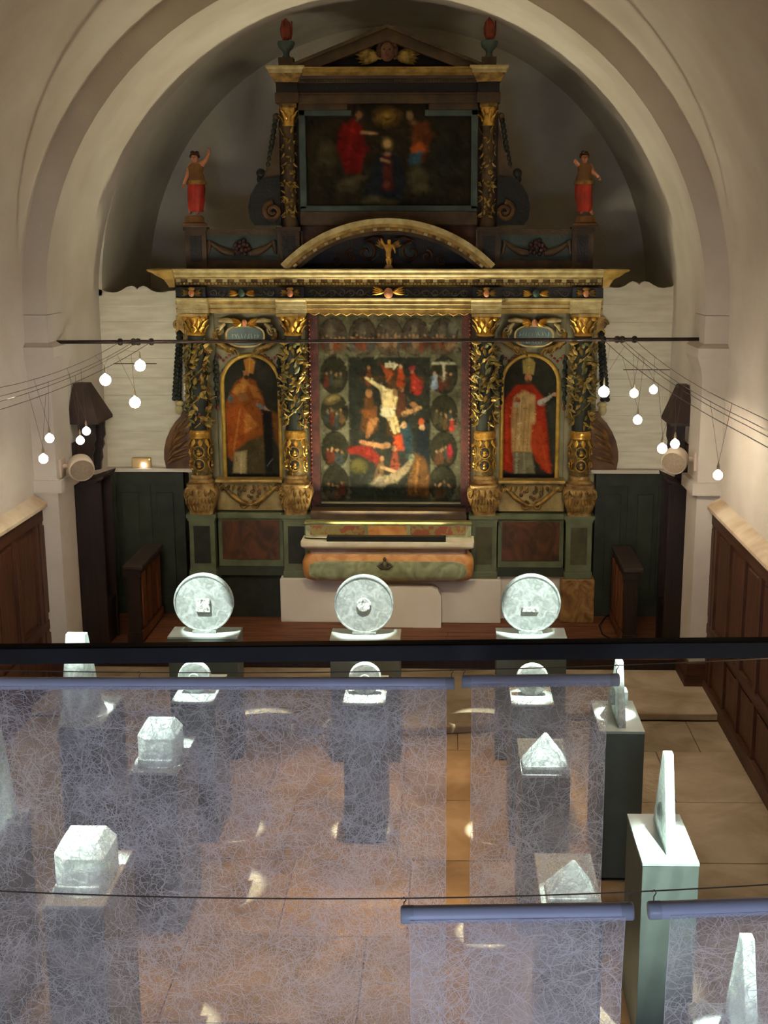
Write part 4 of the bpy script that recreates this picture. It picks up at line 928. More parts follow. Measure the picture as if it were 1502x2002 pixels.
def bishop(side):
    x0, x1 = (437, 548) if side == 'left' else (981, 1091)
    c = Canvas(x0, 694, x1, 936, 1.25, '2c2a20'); o = x0
    if side == 'left':
        c.ell(o + 80, 730, 40, 45, '3c382c', 0, .9, .8)
        c.poly([(440, 790), (462, 748), (478, 736), (500, 742), (515, 775), (520, 800), (512, 890), (450, 900), (441, 890)], '8a4a1c', 5)
        c.poly([(456, 765), (478, 738), (488, 748), (474, 778)], 'b87c34', 5, .9).poly([(486, 748), (504, 756), (512, 778), (498, 776)], 'b07030', 4, .9)
        c.poly([(441, 800), (470, 790), (488, 800), (482, 880), (445, 888)], '9c4c1c', 6).poly([(478, 800), (506, 830), (478, 845)], 'c07c34', 5, .8).limb([(470, 800), (455, 880)], 3, 'c08438', .7, .5)
        c.poly([(458, 880), (484, 860), (514, 850), (516, 926), (452, 924)], '4c4026', 6).poly([(456, 884), (480, 880), (478, 926), (452, 924)], 'a89464', 5).limb([(470, 884), (468, 924)], 2, 'c8b888', .7, .6)
        c.poly([(484, 728), (480, 704), (492, 698), (502, 706), (498, 730)], 'b0742c', 3).limb([(492, 700), (490, 728)], 1.6, 'd8a850', .6, .6).ell(484, 730, 6.5, 8, 'a8744a').ell(484, 737, 6, 6, '3c2c1c', 0, .5)
        c.ell(476, 775, 12, 10, '8a5c34').ell(452, 778, 7, 8, '4c5c60', 0, .5).limb([(504, 790), (520, 798)], 4, '6c7474').ell(520, 798, 4, 3, 'b08a64')
        c.poly([(528, 800), (548, 810), (548, 880), (536, 860)], '7c4c1c', 6, .8).poly([(512, 800), (532, 805), (530, 920), (518, 925)], '1c1a18', 5).limb([(520, 910), (532, 895)], 1.2, '8c8c84', .6, .6)
    else:
        c.ell(o + 30, 740, 50, 60, '2f2c22', 0, .9, .8)
        c.poly([(986, 780), (1008, 752), (1040, 750), (1062, 775), (1070, 830), (1082, 928), (1060, 915), (1040, 860), (1010, 870), (1004, 925), (985, 918)], 'a02c14', 5)
        c.poly([(1004, 775), (1024, 762), (1046, 772), (1048, 830), (1042, 884), (1002, 882), (1000, 820)], 'b8945c', 5)
        for k in range(4): c.limb([(1012 + k * 8, 785), (1008 + k * 8, 878)], 1.6, '8a6a3c', .7, .6)
        c.limb([(1018, 775), (1016, 870)], 2.5, 'd8b880', .8, .6)
        c.poly([(1004, 884), (1042, 884), (1048, 926), (1006, 926)], '7c7658', 5).limb([(1012, 886), (1012, 924)], 3, 'b0aa8c', .7, .7).limb([(1026, 886), (1028, 924)], 2.5, '9c967a', .7, .6)
        c.poly([(1040, 830), (1056, 820), (1066, 850), (1078, 925), (1050, 900), (1038, 870)], 'b0401c', 6).limb([(990, 790), (994, 900)], 5, 'c04020', .8, .6).limb([(1062, 870), (1076, 924)], 2.5, 'd05828', .8, .5)
        c.poly([(1022, 730), (1020, 706), (1032, 697), (1045, 708), (1042, 732)], 'a8904c', 3).limb([(1033, 700), (1033, 728)], 1.8, 'd0b468', .6, .5).ell(1032, 738, 8, 9, 'b87c50').ell(1032, 745, 7, 6, '5c3c24', 0, .6)
        c.limb([(1056, 786), (1070, 778), (1082, 770)], [7, 5, 3], 'b8b09c').ell(1084, 770, 5, 5, 'c08460').ell(1012, 782, 6, 9, 'a05c34').ell(1010, 790, 8, 7, 'b0a890', 0, .5, .8)
        c.poly([(1070, 790), (1091, 780), (1091, 930), (1082, 925)], '3a3c30', 8, .7)
    c.poly([(x0, 926), (x1, 926), (x1, 937), (x0, 937)], '0f0d0a', 3).shade(.14, 8).strokes(420, 7, 1.5, .22).strokes(300, 3.5, 1.0, .3).grain(.06)
    xm = (x0 + x1) / 2; rr = (x1 - x0) / 2
    keep = lambda X, Y: (Y > 694 + rr * 1.02) | (np.hypot(X - xm, (Y - 694 - rr * 1.02) / 1.02) < rr)
    t, (X0, X1, Z0, Z1) = c.build('bishop_painting', 'arched painting of a bishop in %s' % ('orange brown cope with bowed head' if side == 'left' else 'bright red cope with raised hand'), YP, .82, keep)
    w = (X1 - X0) / 2; zc = (Z0 - Z1) - w * 1.0
    path = [(-w, -.005, -.02)] + [(a, -.005, b) for a, b in arc(0, zc, w, PI, 0, 20)] + [(w, -.005, -.02)]
    MB().tube(path, .024, 8).build('arched_frame', YGOLD, t, smooth=60)
    MB().box(-w, .001, -.02, w, .018, zc + w * .5).build('stretcher', DWOOD, t)
bishop('left'); bishop('right')

c = Canvas(599, 204, 925, 402, 1.6, '282217')
c.ell(650, 300, 60, 90, '2b2619', 0, .9).ell(870, 310, 60, 90, '23231d', 0, .9).ell(758, 228, 34, 26, '7c5a26', 0, .9, .9).ell(758, 228, 16, 14, 'a8843c', 0, .8, .8)
c.limb([(748, 228), (758, 233), (770, 229)], [1.5, 2.5, 1.5], '2c2010')
c.poly([(664, 250), (690, 232), (708, 244), (716, 290), (704, 340), (676, 336), (658, 290)], '6a1410', 6).limb([(690, 240), (680, 320)], 5, '8a1c14', .8, .6).ell(703, 224, 7, 9, '7c5836').limb([(708, 258), (738, 260)], [4, 2.5], 'a07850').ell(720, 290, 5, 12, '5c1010', 0, .6, .7)
c.poly([(808, 240), (834, 236), (850, 262), (838, 280), (830, 318), (806, 312), (806, 270)], '5c3018', 6).poly([(802, 288), (824, 274), (836, 294), (806, 300)], '9c4c20', 4).poly([(800, 300), (826, 294), (822, 320), (800, 322)], '2c4450', 4).ell(802, 226, 8, 10, '7a6040').ell(808, 240, 10, 8, '6c4c30', 0, .6)
c.ell(758, 280, 14, 16, '8a7434', 0, .6, .8).ell(758, 281, 8, 10, 'b08c5c').poly([(738, 306), (758, 294), (776, 304), (792, 340), (788, 398), (706, 390), (722, 350)], '1a1f24', 6).poly([(752, 300), (764, 300), (770, 372), (748, 372)], '4c2018', 6).ell(757, 300, 10, 6, '9c6c58', 0, .6).limb([(746, 310), (762, 316)], 3, 'a07a58').ell(757, 360, 8, 12, '7c4030', 0, .8, .7)
for x, y, a, b in ((680, 362, 26, 16), (700, 350, 20, 12), (730, 392, 30, 14), (816, 346, 24, 28), (640, 300, 24, 30), (822, 370, 24, 16), (760, 396, 26, 10)): c.ell(x, y, a, b, '5c5238', 0, .7, .75).ell(x + 4, y + 6, a * .8, b * .7, '2c281c', 0, .8, .6)
c.shade(.2, 9).strokes(1500, 8, 2.2, .3).blur(2).grain(.06)
keep = lambda X, Y: (Y > 228) | ((X > 694) & (X < 836))
up, _ = c.build('coronation_painting', 'dark upper painting of a crowned figure among clouds under a dove', 13.285, .85, keep)
MB().box(-.86, .002, .0, .86, .02, .9).build('stretcher', DWOOD, up)

# ================================================================== STATUES
def body(name, joints, edges, m, parent, root):
    me = bpy.data.meshes.new(name); me.from_pydata([j[0] for j in joints], edges, []); me.materials.append(m)
    o = bpy.data.objects.new(name, me); COL.objects.link(o); o.parent = parent
    sk = o.modifiers.new('skin', 'SKIN'); sk.use_smooth_shade = True
    for i, j in enumerate(joints): me.skin_vertices[0].data[i].radius = (j[1], j[1]); me.skin_vertices[0].data[i].use_root = (i == root)
    s = o.modifiers.new('sub', 'SUBSURF'); s.levels = 1; s.render_levels = 2
    return o
def statue(side):
    Ys = 13.20
    if side == 'left':
        px = dict(pel=(385, 358), chest=(383, 332), neck=(381, 319), head=(380, 309), crown=(381, 302), s1=(371, 324), e1=(368, 343), h1=(361, 362), s2=(393, 322), e2=(404, 314), h2=(411, 298), k1=(375, 388), f1=(371, 420), k2=(388, 390), f2=(386, 420)); foot = (381, 441)
    else:
        px = dict(pel=(1142, 358), chest=(1144, 335), neck=(1143, 320), head=(1143, 309), crown=(1143, 302), s1=(1134, 324), e1=(1128, 319), h1=(1123, 313), s2=(1155, 325), e2=(1159, 338), h2=(1172, 347), k1=(1136, 388), f1=(1137, 421), k2=(1148, 392), f2=(1158, 422)); foot = (1145, 441)
    base = W(*foot, Ys); t = thing('angel_statue', 'small painted angel statue in a red skirt, %s' % ('left one with an arm raised' if side == 'left' else 'right one with an arm held low'), 'statue', base)
    P = {k: W(*v, Ys) - base for k, v in px.items()}
    P['e1'].y -= .03; P['h1'].y -= .06; P['e2'].y -= .03; P['h2'].y -= .05; P['k1'].y -= .03; P['f1'].y += .02
    R = dict(pel=.06, chest=.065, neck=.024, head=.044, crown=.03, s1=.034, e1=.024, h1=.016, s2=.034, e2=.024, h2=.016, k1=.032, f1=.018, k2=.032, f2=.018); names = list(P)
    E_ = [('pel', 'chest'), ('chest', 'neck'), ('neck', 'head'), ('head', 'crown'), ('chest', 's1'), ('s1', 'e1'), ('e1', 'h1'), ('chest', 's2'), ('s2', 'e2'), ('e2', 'h2'), ('pel', 'k1'), ('k1', 'f1'), ('pel', 'k2'), ('k2', 'f2')]
    body('body', [(P[n], R[n]) for n in names], [(names.index(a), names.index(b)) for a, b in E_], FLESH, t, 0)
    def cloth(nm, rows, m, folds):
        rings = []
        for (cx, cz), rx, ry in rows:
            c0 = W(cx, cz, Ys) - base; rings.append([(c0.x + (rx * (1 + folds * math.sin(k * 2 * PI / 24 * 7 + cz * .1))) * math.cos(2 * PI * k / 24), c0.y - .01 + ry * (1 + folds * math.cos(k * 2 * PI / 24 * 7)) * math.sin(2 * PI * k / 24), c0.z) for k in range(24)])
        MB().loft(rings).build(nm, m, t, smooth=50)
    x = px['pel'][0]; d = 1 if side == 'left' else -1
    cloth('tunic', (((px['chest'][0], 320), .05, .045), ((px['chest'][0], 327), .082, .065), ((px['chest'][0], 338), .075, .062), ((x, 348), .085, .07), ((x, 358), .095, .078)), BROWNC, .03)
    cloth('gilt_hem', (((x, 353), .096, .08), ((x, 357), .104, .085), ((x, 361), .102, .085)), GOLD_D, .05)
    cloth('red_skirt', (((x, 358), .085, .07), ((x - 1, 372), .088, .08), ((x - 1, 392), .085, .085), ((x - d, 404), .078, .085), ((x + d, 414), .068, .075)), REDC, .10)
    h = P['head']; hair = MB()
    for k in range(16):
        a = k * 2.39; hair.ball((h.x + .036 * math.cos(a), h.y + .016 + .03 * math.sin(a), h.z + .018 + .012 * (k % 4)), .02, 7, 5)
    hair.build('hair', HAIR, t, smooth=60)
    fc = MB().ball((h.x, h.y - .043, h.z), (.008, .012, .012), 7, 5).build('nose', FLESH, t, smooth=60)
    for q in (-1, 1): MB().ball((h.x + q * .014, h.y - .04, h.z + .008), (.006, .005, .004), 6, 5).build('eye', BLACKP, t, smooth=60)
    for hh in ('h1', 'h2'):
        p = P[hh]; f = MB()
        for k in range(4): f.tube([p, p + Vector((.006 * (k - 1.5), -.012, .028 if hh == 'h2' and side == 'left' else -.026)), p + Vector((.008 * (k - 1.5), -.026, .036 if hh == 'h2' and side == 'left' else -.034))], [.006, .005, .003], 5)
        f.build('fingers', FLESH, t, smooth=60)
    MB().lathe([(.0, 0), (.13, 0), (.13, .02), (.105, .035), (.10, .08), (.085, .10), (.0, .105)], (0, 0, 0), 12, 1, .75).build('base', BROWNC, t, smooth=35)
statue('left'); statue('right')
# gilded putto standing on the cornice inside the curved pediment
pb = W(760, 527, 13.06); pb.z = 4.052
pt = thing('putto_statuette', 'small gilded child figure under the curved pediment', 'statue', pb)
px = dict(pel=(760, 500), chest=(760, 487), neck=(761, 479), head=(761, 473), crown=(761, 469), s1=(752, 482), e1=(748, 475), h1=(745, 467), s2=(768, 483), e2=(772, 491), h2=(773, 497), k1=(757, 510), f1=(759, 520), k2=(764, 511), f2=(763, 520))
P = {k: W(*v, 13.06) - Vector((pb.x, pb.y, W(760, 527, 13.06).z)) for k, v in px.items()}; names = list(P)
R = dict(pel=.032, chest=.034, neck=.014, head=.026, crown=.018, s1=.017, e1=.013, h1=.009, s2=.017, e2=.013, h2=.009, k1=.02, f1=.012, k2=.02, f2=.012)
E_ = [('pel', 'chest'), ('chest', 'neck'), ('neck', 'head'), ('head', 'crown'), ('chest', 's1'), ('s1', 'e1'), ('e1', 'h1'), ('chest', 's2'), ('s2', 'e2'), ('e2', 'h2'), ('pel', 'k1'), ('k1', 'f1'), ('pel', 'k2'), ('k2', 'f2')]
body('body', [(P[n], R[n]) for n in names], [(names.index(a), names.index(b)) for a, b in E_], GOLD, pt, 0)
MB().lathe([(0, 0), (.05, 0), (.05, .015), (.035, .03), (.03, .045), (0, .045)], seg=10).build('base', GOLD_R, pt, smooth=35)
wv = MB()
for q in (-1, 1):
    for k in range(3): wv.leaf((q * .015, .03, P['chest'].z), (q, .15, .9 - .3 * k), (0, -1, 0), .14, .035, -.15, .008)
wv.build('wings', GOLD_D, pt, smooth=60)

# ================================================================== ALTAR TABLE
AL = thing('altar', 'marbled altar table with bowed front and pale stone top below the retable', 'altar')
AX = -.657; YM = 12.75
MB().box(A - INN - .185, 13.03, ZF2, AX + 1.235, YW - .01, .70).build('plaster_base', PLASTER, AL, bevel=.012)
MB().prism([(-1.03, ZF2), (-.08, ZF2), (-.08, .56), (-.12, .63), (-.18, .655), (-1.03, .655)], 12.86, 13.03).build('plaster_foot', PLASTER, AL)
def rrect(hx, yf, yb, z, r=.10, n=5, cx=AX):
    pts = []
    for (cx_, cy_, a0) in ((cx - hx + r, yf + r, PI), (cx + hx - r, yf + r, 1.5 * PI)):
        pts += [(cx_ + r * math.cos(a0 + PI / 2 * i / n), cy_ + r * math.sin(a0 + PI / 2 * i / n), z) for i in range(n + 1)]
    return pts + [(cx + hx, yb, z), (cx - hx, yb, z)]
prof = [(.85, 12.88, .72), (.895, 12.835, .745), (.92, 12.805, .79), (.93, 12.79, .86), (.93, 12.79, .94), (.91, 12.80, .99), (.87, 12.82, 1.035)]
bd = MB().loft([rrect(hx, yf, 13.05, z, .09) for hx, yf, z in prof]).build('bowed_front', ORANGE, AL, smooth=50)
MB().loft([rrect(hx, yf, 13.05, z, .06) for hx, yf, z in ((.86, 12.83, 1.03), (.85, 12.83, 1.06), (.86, 12.82, 1.10))]).build('neck', mat('pinkish_stone', 'b39a86', '9a806c', .6, scale=6), AL, smooth=40)
# green marbled field set proud of the orange border, following the bow
def fieldpt(u, z):
    for (h0, y0, z0), (h1, y1, z1) in zip(prof, prof[1:]):
        if z0 <= z <= z1: t = (z - z0) / (z1 - z0); yf = y0 + (y1 - y0) * t; break
    return (AX + u, yf - .008, z)
rows = []; nz_, nx_ = 12, 24; zlo, zhi = .752, .965
for j in range(nz_ + 1):
    z = zlo + (zhi - zlo) * j / nz_; e = abs(2 * j / nz_ - 1); half = .85 - .12 * max(0, (e - .45) / .55) ** 2.2
    rows.append([fieldpt(-half + 2 * half * i / nx_, z) for i in range(nx_ + 1)])
vs_ = [p for r in rows for p in r]; k = nx_ + 1
MB().add(vs_ + [(x, y + .03, z) for x, y, z in vs_], [(j * k + i, j * k + i + 1, (j + 1) * k + i + 1, (j + 1) * k + i) for j in range(nz_) for i in range(nx_)] + [(j * k, (j + 1) * k, (j + 1) * k + len(vs_), j * k + len(vs_)) for j in range(nz_)] + [(j * k + nx_, j * k + nx_ + len(vs_), (j + 1) * k + nx_ + len(vs_), (j + 1) * k + nx_) for j in range(nz_)] + [(nz_ * k + i, nz_ * k + i + 1, nz_ * k + i + 1 + len(vs_), nz_ * k + i + len(vs_)) for i in range(nx_)]).build('green_field', MARB_G, bd, smooth=50)
em = MB(); em.ball((AX - .03, 12.765, .93), (.035, .03, .05), 9, 7)
for q in (-1, 1):
    for kk in range(3): em.leaf((AX - .03 + q * .02, 12.765, .925 + .03 * (kk - 1)), (q, -.05, .5 - .5 * kk), (0, -1, 0), .07, .035, .1, .012)
em.leaf((AX - .03, 12.77, 1.02), (0, -.1, -1), (0, -1, 0), .06, .04, .1, .012)
em.build('carved_emblem', mat('dark_emblem', '3c3a28', '6a6650', .5, .2, scale=18), bd, smooth=60)
MB().loft([rrect(hx, yf, 13.05, z, .025) for hx, yf, z in ((.87, 12.80, 1.10), (.90, 12.765, 1.112), (.925, 12.745, 1.13), (.93, 12.735, 1.15), (.93, 12.735, 1.188), (.928, 12.737, 1.19))]).build('mensa', mat('pale_stone_top', 'ece2c8', 'd8caa8', .55, scale=5, bump=.08), AL, smooth=40)
gz = MB().box(AX - .90, 12.98, 1.19, AX + .90, 13.06, 1.35).build('gradine', MARB_G, AL)
MB().box(AX - .91, 12.96, 1.335, AX + .91, 13.06, 1.365).build('gradine_moulding', mat('olive_gilt_moulding', '8a8450', '6c6638', .5, .15, scale=8), gz, bevel=.006)
for x0, x1, m, nm in ((AX - .85, AX - .26, GOLD_D, 'flower_field'), (AX - .22, AX + .20, ORANGE, 'orange_field'), (AX + .24, AX + .84, GOLD_D, 'flower_field')):
    f = MB().box(x0, 12.972, 1.215, x1, 12.982, 1.315).build(nm, mat('flower_ground', '8a7c48', '8c4a30', .5, .1, scale=16, contrast=(.45, .55)) if m is GOLD_D else m, gz)
MB().box(AX - .85, 13.06, 1.19, AX + .85, 13.30, 1.46).build('upper_step', BROWNW, AL)
# strip light lying on the altar top, with its cable
st = thing('strip_light', 'long black strip light lying on the altar top', 'lamp', (AX, 12.80, 1.19))
a0, a1 = W(641, 1054, 12.88).x, W(872, 1054, 12.88).x
MB().box(a0 - AX, -.045, 0, a1 - AX, .07, .05).build('housing', BLACKM, st, bevel=.006)
MB().tube([(a0 - AX, 0, .02), (a0 - AX - .08, .02, .018), (a0 - AX - .18, .05, .012), (-.90, .08, .012)], .007, 6).build('cable', CABLEM, st, smooth=60)

MB().box(a0 - AX + .02, -.02, .05, a1 - AX - .02, .055, .0535).build('diffuser', mat('lamp_diffuser', '2a2824', '24221e', .5, bump=0), st)
sl_ = lamp('strip_light_glow', 'AREA', ((a0 + a1) / 2, 12.81, 1.246), STRIP_E, (1, .94, .66), 1.2, ((a0 + a1) / 2, 12.81 + .10, 2.243)); sl_.data.shape = 'RECTANGLE'; sl_.data.size = 1.2; sl_.data.size_y = .085; sl_.data.spread = math.radians(112)
# ================================================================== CABLE LAMPS
def cat_curve(pts, n=24):
    # smooth curve through the measured points (parabola in depth)
    ys = [p.y for p in pts]; cx = np.polyfit(ys, [p.x for p in pts], min(2, len(pts) - 1)); cz = np.polyfit(ys, [p.z for p in pts], min(2, len(pts) - 1))
    return cx, cz
WIRES = {}
def lamp_wire(side, i, p0, q, label):
    # p0 on the tie rod, q the place where it leaves the picture; it runs on to the gallery front
    d = (q - p0); y_end = 5.2
    mid = p0 + d * .5 + Vector((0, 0, -.05)); 
    cx, cz = cat_curve([p0, mid, q]); 
    slope_end = np.polyval(np.polyder(cz), q.y)
    pts = [p0] + [Vector((np.polyval(cx, y_), y_, np.polyval(cz, y_))) for y_ in np.linspace(p0.y - .1, q.y, 16)]
    pts += [q + Vector((0, y_ - q.y, slope_end * (y_ - q.y) * .6)) for y_ in np.linspace(q.y - .3, 3.4, 6)]
    o = tag(MB().tube(pts, .0024, 5).build('lamp_wire', WIRE), label, 'wire', 'tensioned lamp wires on the %s' % side)
    WIRES[(side, i)] = pts
names4 = ('first', 'second', 'third', 'fourth')
lw = [WX(0, y_, x_) for y_, x_ in ((758, -3.15), (775, -3.05), (785, -3.0), (801, -2.88))]
for i in range(4): lamp_wire('left', i, clamps['L'][i], lw[i], '%s thin wire from the left wall, running from tie rod to gallery' % names4[i])
rw = [WX(1460, y_, x_) for y_, x_ in ((852, 1.38), (832, 1.52), (821, 1.58), (802, 1.72))]
for i in range(4): lamp_wire('right', i, clamps['R'][i], rw[i], '%s thin wire on the right, counted from the retable outwards' % names4[i])
def wire_at(side, i, y_):
    p = WIRES[(side, i)]
    for a, b in zip(p, p[1:]):
        if b.y <= y_ <= a.y: return a.lerp(b, (a.y - y_) / (a.y - b.y + 1e-9))
    return p[-1]
BULB_W = mat('lit_bulb_white', 'ffffff', 'ffffff', .3, bump=0, emit=(1, .97, .9), estr=30)
BULB_P = mat('lit_bulb_pink', 'ffffff', 'ffffff', .3, bump=0, emit=(1, .86, .78), estr=20)
BRASS = mat('lamp_socket_metal', 'b8a888', '8c7c60', .35, .8, scale=10, bump=.05)
def bulb(px, py, side, pair, X=None, Y=None, r=.034, energy=26, white=False, label='', color=WARM):
    p = W(px, py, Y) if Y else WX(px, py, X)
    t = thing('cable_lamp', label, 'lamp', p, 0, 'bulbs hung on the wires')
    MB().lathe([(.0, -r), (r * .5, -r * .88), (r * .87, -r * .5), (r, 0), (r * .87, r * .5), (r * .5, r * .88), (.008, r * 1.0), (.006, r * 1.3), (0, r * 1.3)], seg=16).build('bulb', BULB_W if white else BULB_P, t, smooth=60)
    MB().lathe([(.0, r * 1.2), (.010, r * 1.2), (.010, r * 1.8), (.004, r * 2.6), (0, r * 2.6)], seg=10).build('socket', BRASS, t, smooth=40)
    for k in pair:
        w_ = wire_at(side, k, p.y)
        if w_.z > p.z + r * 2.6: MB().tube([Vector((0, 0, r * 2.5)), w_ - p, w_ - p + Vector((0, 0, .006))], .0012, 4).build('lead', WIRE, t)
    if white: lamp('cable_lamp_light', 'SPOT', p, energy, color, r, (A + (-1.3 if px < 700 else 1.3), 13.4, 3.0), 150, .8)    # reflector turned to the altar wall
    else:
        lamp('cable_lamp_light', 'POINT', p, energy * .6, color, r)
        lamp('cable_lamp_light', 'SPOT', p, energy * 1.9, color, r, p - Vector((0, 0, 1)), 176, .3)      # second spot added at the bulb to weight its light downwards
    return p
E0 = 165
bulb(274, 715, 'left', (2, 3), Y=11.25, r=.05, white=True, energy=E0 * 3.3, color=CHAN, label='topmost glaring white bulb of the three by the left plank screen')
bulb(206, 743, 'left', (0, 1), Y=10.9, r=.05, white=True, energy=E0 * 3.3, color=CHAN, label='glaring white bulb nearest the left stall canopy roof')
bulb(264, 787, 'left', (2, 3), Y=11.0, r=.05, white=True, energy=E0 * 3.3, color=CHAN, label='lowest glaring white bulb of the three by the left plank screen')
bulb(169, 843, 'left', (0, 1), X=-3.02, label='pink tinged bulb in front of the left canopy, right one of a close pair', energy=E0 * .7)
bulb(157, 861, 'left', (1, 2), X=-2.98, label='bulb in front of the left canopy, lower left one of a close pair', energy=E0 * .7)
bulb(97, 857, 'left', (0, 1), X=-3.06, label='upper bulb of two in front of the left pilaster', energy=E0 * 1.1)
bulb(85, 897, 'left', (2, 3), X=-2.92, label='lower orange haloed bulb of two in front of the left pilaster', energy=E0 * 1.1)
bulb(1181, 766, 'right', (0, 1), Y=11.2, r=.05, white=True, energy=E0 * 6.0, color=CHAN, label='glaring white bulb beside the right edge of the retable')
bulb(1240, 769, 'right', (1, 2), Y=10.6, r=.038, label='left bulb of a level pair before the right plank screen', energy=E0)
bulb(1278, 762, 'right', (2, 3), Y=10.5, r=.036, label='right bulb of a level pair before the right plank screen', energy=E0)
bulb(1247, 821, 'right', (0, 2), Y=10.3, r=.038, label='single bulb hanging below the level pair on the right', energy=E0)
bulb(1320, 868, 'right', (1, 2), X=1.56, r=.032, label='upper bulb of two touching the right loudspeaker', energy=E0 * .8)
bulb(1295, 877, 'right', (0, 1), X=1.46, r=.034, label='lower bulb of two touching the right loudspeaker', energy=E0 * .8)
bulb(1404, 929, 'right', (2, 3), X=1.66, r=.03, label='lone bulb hanging above the right dado rail', energy=E0 * .8)
# thin rods fixed in front of the plank screens
for side, (xa, xb, yy_) in (('left', (222, 306, 711)), ('right', (1219, 1310, 723))):
    a, b = W(xa, yy_, Y_SCR - .03), W(xb, yy_, Y_SCR - .03)
    r_ = tag(MB().tube([a, b], .006, 6).build('thin_rod', WIRE), 'thin level iron rod on the %s plank screen' % side, 'rod')
    for t_ in (.2, .8): MB().tube([a.lerp(b, t_), a.lerp(b, t_) + Vector((0, .035, 0))], .005, 5).build('bracket', WIRE, r_)

# ================================================================== LOUDSPEAKERS AND SMALL BOX
def speaker(side):
    c = W(158, 913, 11.62) if side == 'left' else W(1321, 899, 11.62)
    t = thing('loudspeaker', 'round white loudspeaker on the %s pilaster' % side, 'loudspeaker', c, 0, 'round loudspeakers on the pilasters')
    sg = 1 if side == 'left' else -1
    b = MB().lathe([(0, .125), (.03, .12), (.085, .10), (.118, .05), (.125, -.03), (.122, -.07), (.112, -.08), (.108, -.07), (0, -.07)], seg=28).build('body', WHITEP, t, smooth=50)
    g = MB().lathe([(0, -.078), (.06, -.076), (.108, -.072), (.108, -.068), (0, -.068)], seg=28).build('grille', GRILLE, t, smooth=50)
    d = Vector((.45 * sg, -1, -.35)).to_track_quat('-Z', 'Y').to_euler()
    b.rotation_euler = d; g.rotation_euler = d
    wx = (NX0 + .22 - c.x) if sg > 0 else (NX1 - .22 - c.x)
    MB().box(wx, -.05, -.10, wx + sg * .025, .09, .08).build('wall_plate', WHITEP, t, bevel=.005)
    MB().tube([(wx + sg * .02, .02, .0), (-sg * .03, .03, .02)], .022, 10).build('arm', WHITEP, t, smooth=50)
speaker('left'); speaker('right')
p = W(277, 898, Y_SCR - .05); p.z = 1.88
eb = thing('emergency_light', 'small beige light box with a glowing spot on the left ledge', 'light box', (p.x, Y_SCR - .05, 1.88))
MB().box(-.105, -.035, 0, .105, .03, .115).build('housing', BEIGE, eb, bevel=.01)
MB().ball((.03, -.04, .035), .022, 10, 8).build('glowing_spot', BULB_P, eb, smooth=60)
MB().ball((.095, -.037, .10), .007, 8, 6).build('indicator', mat('green_indicator', 'c8e040', 'c8e040', .4, bump=0, emit=(.7, .9, .1), estr=3), eb, smooth=60)

# ================================================================== PEDESTALS WITH GLASS
PH = 1.1
def pedestal(x0, x1, y0, y1, label):
    t = thing('pedestal', label, 'pedestal', ((x0 + x1) / 2, (y0 + y1) / 2, 0), 0, 'tall grey display pedestals')
    hx, hy = (x1 - x0) / 2, (y1 - y0) / 2
    MB().box(-hx, -hy, .02, hx, hy, PH - .02).build('box', SLATE, t, bevel=.003)
    MB().box(-hx - .002, -hy - .002, PH - .02, hx + .002, hy + .002, PH).build('top_board', LIT_TOP, t, bevel=.003)
    MB().box(-hx + .02, -hy + .02, 0, hx - .02, hy - .02, .02).build('recessed_foot', BLACKM, t)
    return t
def spot_on(x, y, fx, fy, e=None, ang=15, z=6.2):
    z = min(z, 3.68 + math.sqrt(3.28 ** 2 - (fx - NAX) ** 2) - .12)
    lamp('display_spot', 'SPOT', (fx, fy, z), (e or 900) * SPOT_K, COOL, .03, (x, y, PH + (.2 if ang == 9 else .10)), ang * {9: .64, 30: .34}.get(ang, .36), .15 if ang != 30 else 1)
SPOT_K = 8
# back row: three big discs on broad pedestals
for i, (x0, y0, core, word) in enumerate(((-2.345, 9.75, 'square', 'left'), (-.985, 9.73, 'round', 'middle'), (.405, 9.78, 'bar', 'right'))):
    x1, y1 = x0 + .583, y0 + .275; xc, yc = (x0 + x1) / 2, (y0 + y1) / 2
    pedestal(x0, x1, y0, y1, 'broad grey pedestal under the %s big glass disc of the back row' % word)
    r = .25; cx = W((399, 712, 1038)[i], 1180, yc).x
    t = thing('glass_disc', 'large frosted glass disc with a %s core, %s of the back row' % (core, word), 'glass sculpture', (cx, yc, PH + .012), 0, 'big glass discs in front of the altar')
    pts = arc(0, r, r, 0, 2 * PI, 48)[:-1]
    MB().prism(pts, -.03, .03).build('disc', GLASS, t, smooth=40, bevel=.006)
    MB().tube([(a, -.03, b) for a, b in arc(0, r, r - .008, 0, 2 * PI, 48)], .009, 6, False).build('rim', GLASS, t, smooth=60)
    if core == 'square': MB().box(-.06, -.05, .17, .06, -.028, .29).build('core', CRYST, t, bevel=.008)
    elif core == 'round': MB().prism(arc(0, r, .062, 0, 2 * PI, 24)[:-1], -.05, -.028).build('core', CRYST, t, bevel=.008)
    else: MB().box(-.075, -.05, .18, .065, -.028, .225).build('core', CRYST, t, bevel=.008)
    MB().box(-.10, -.04, -.012, .10, .04, .012).build('stand', GLASS, t, bevel=.003)
    spot_on(cx, yc, cx + (-1.2, .3, 1.2)[i], 8.0, 480, 9)
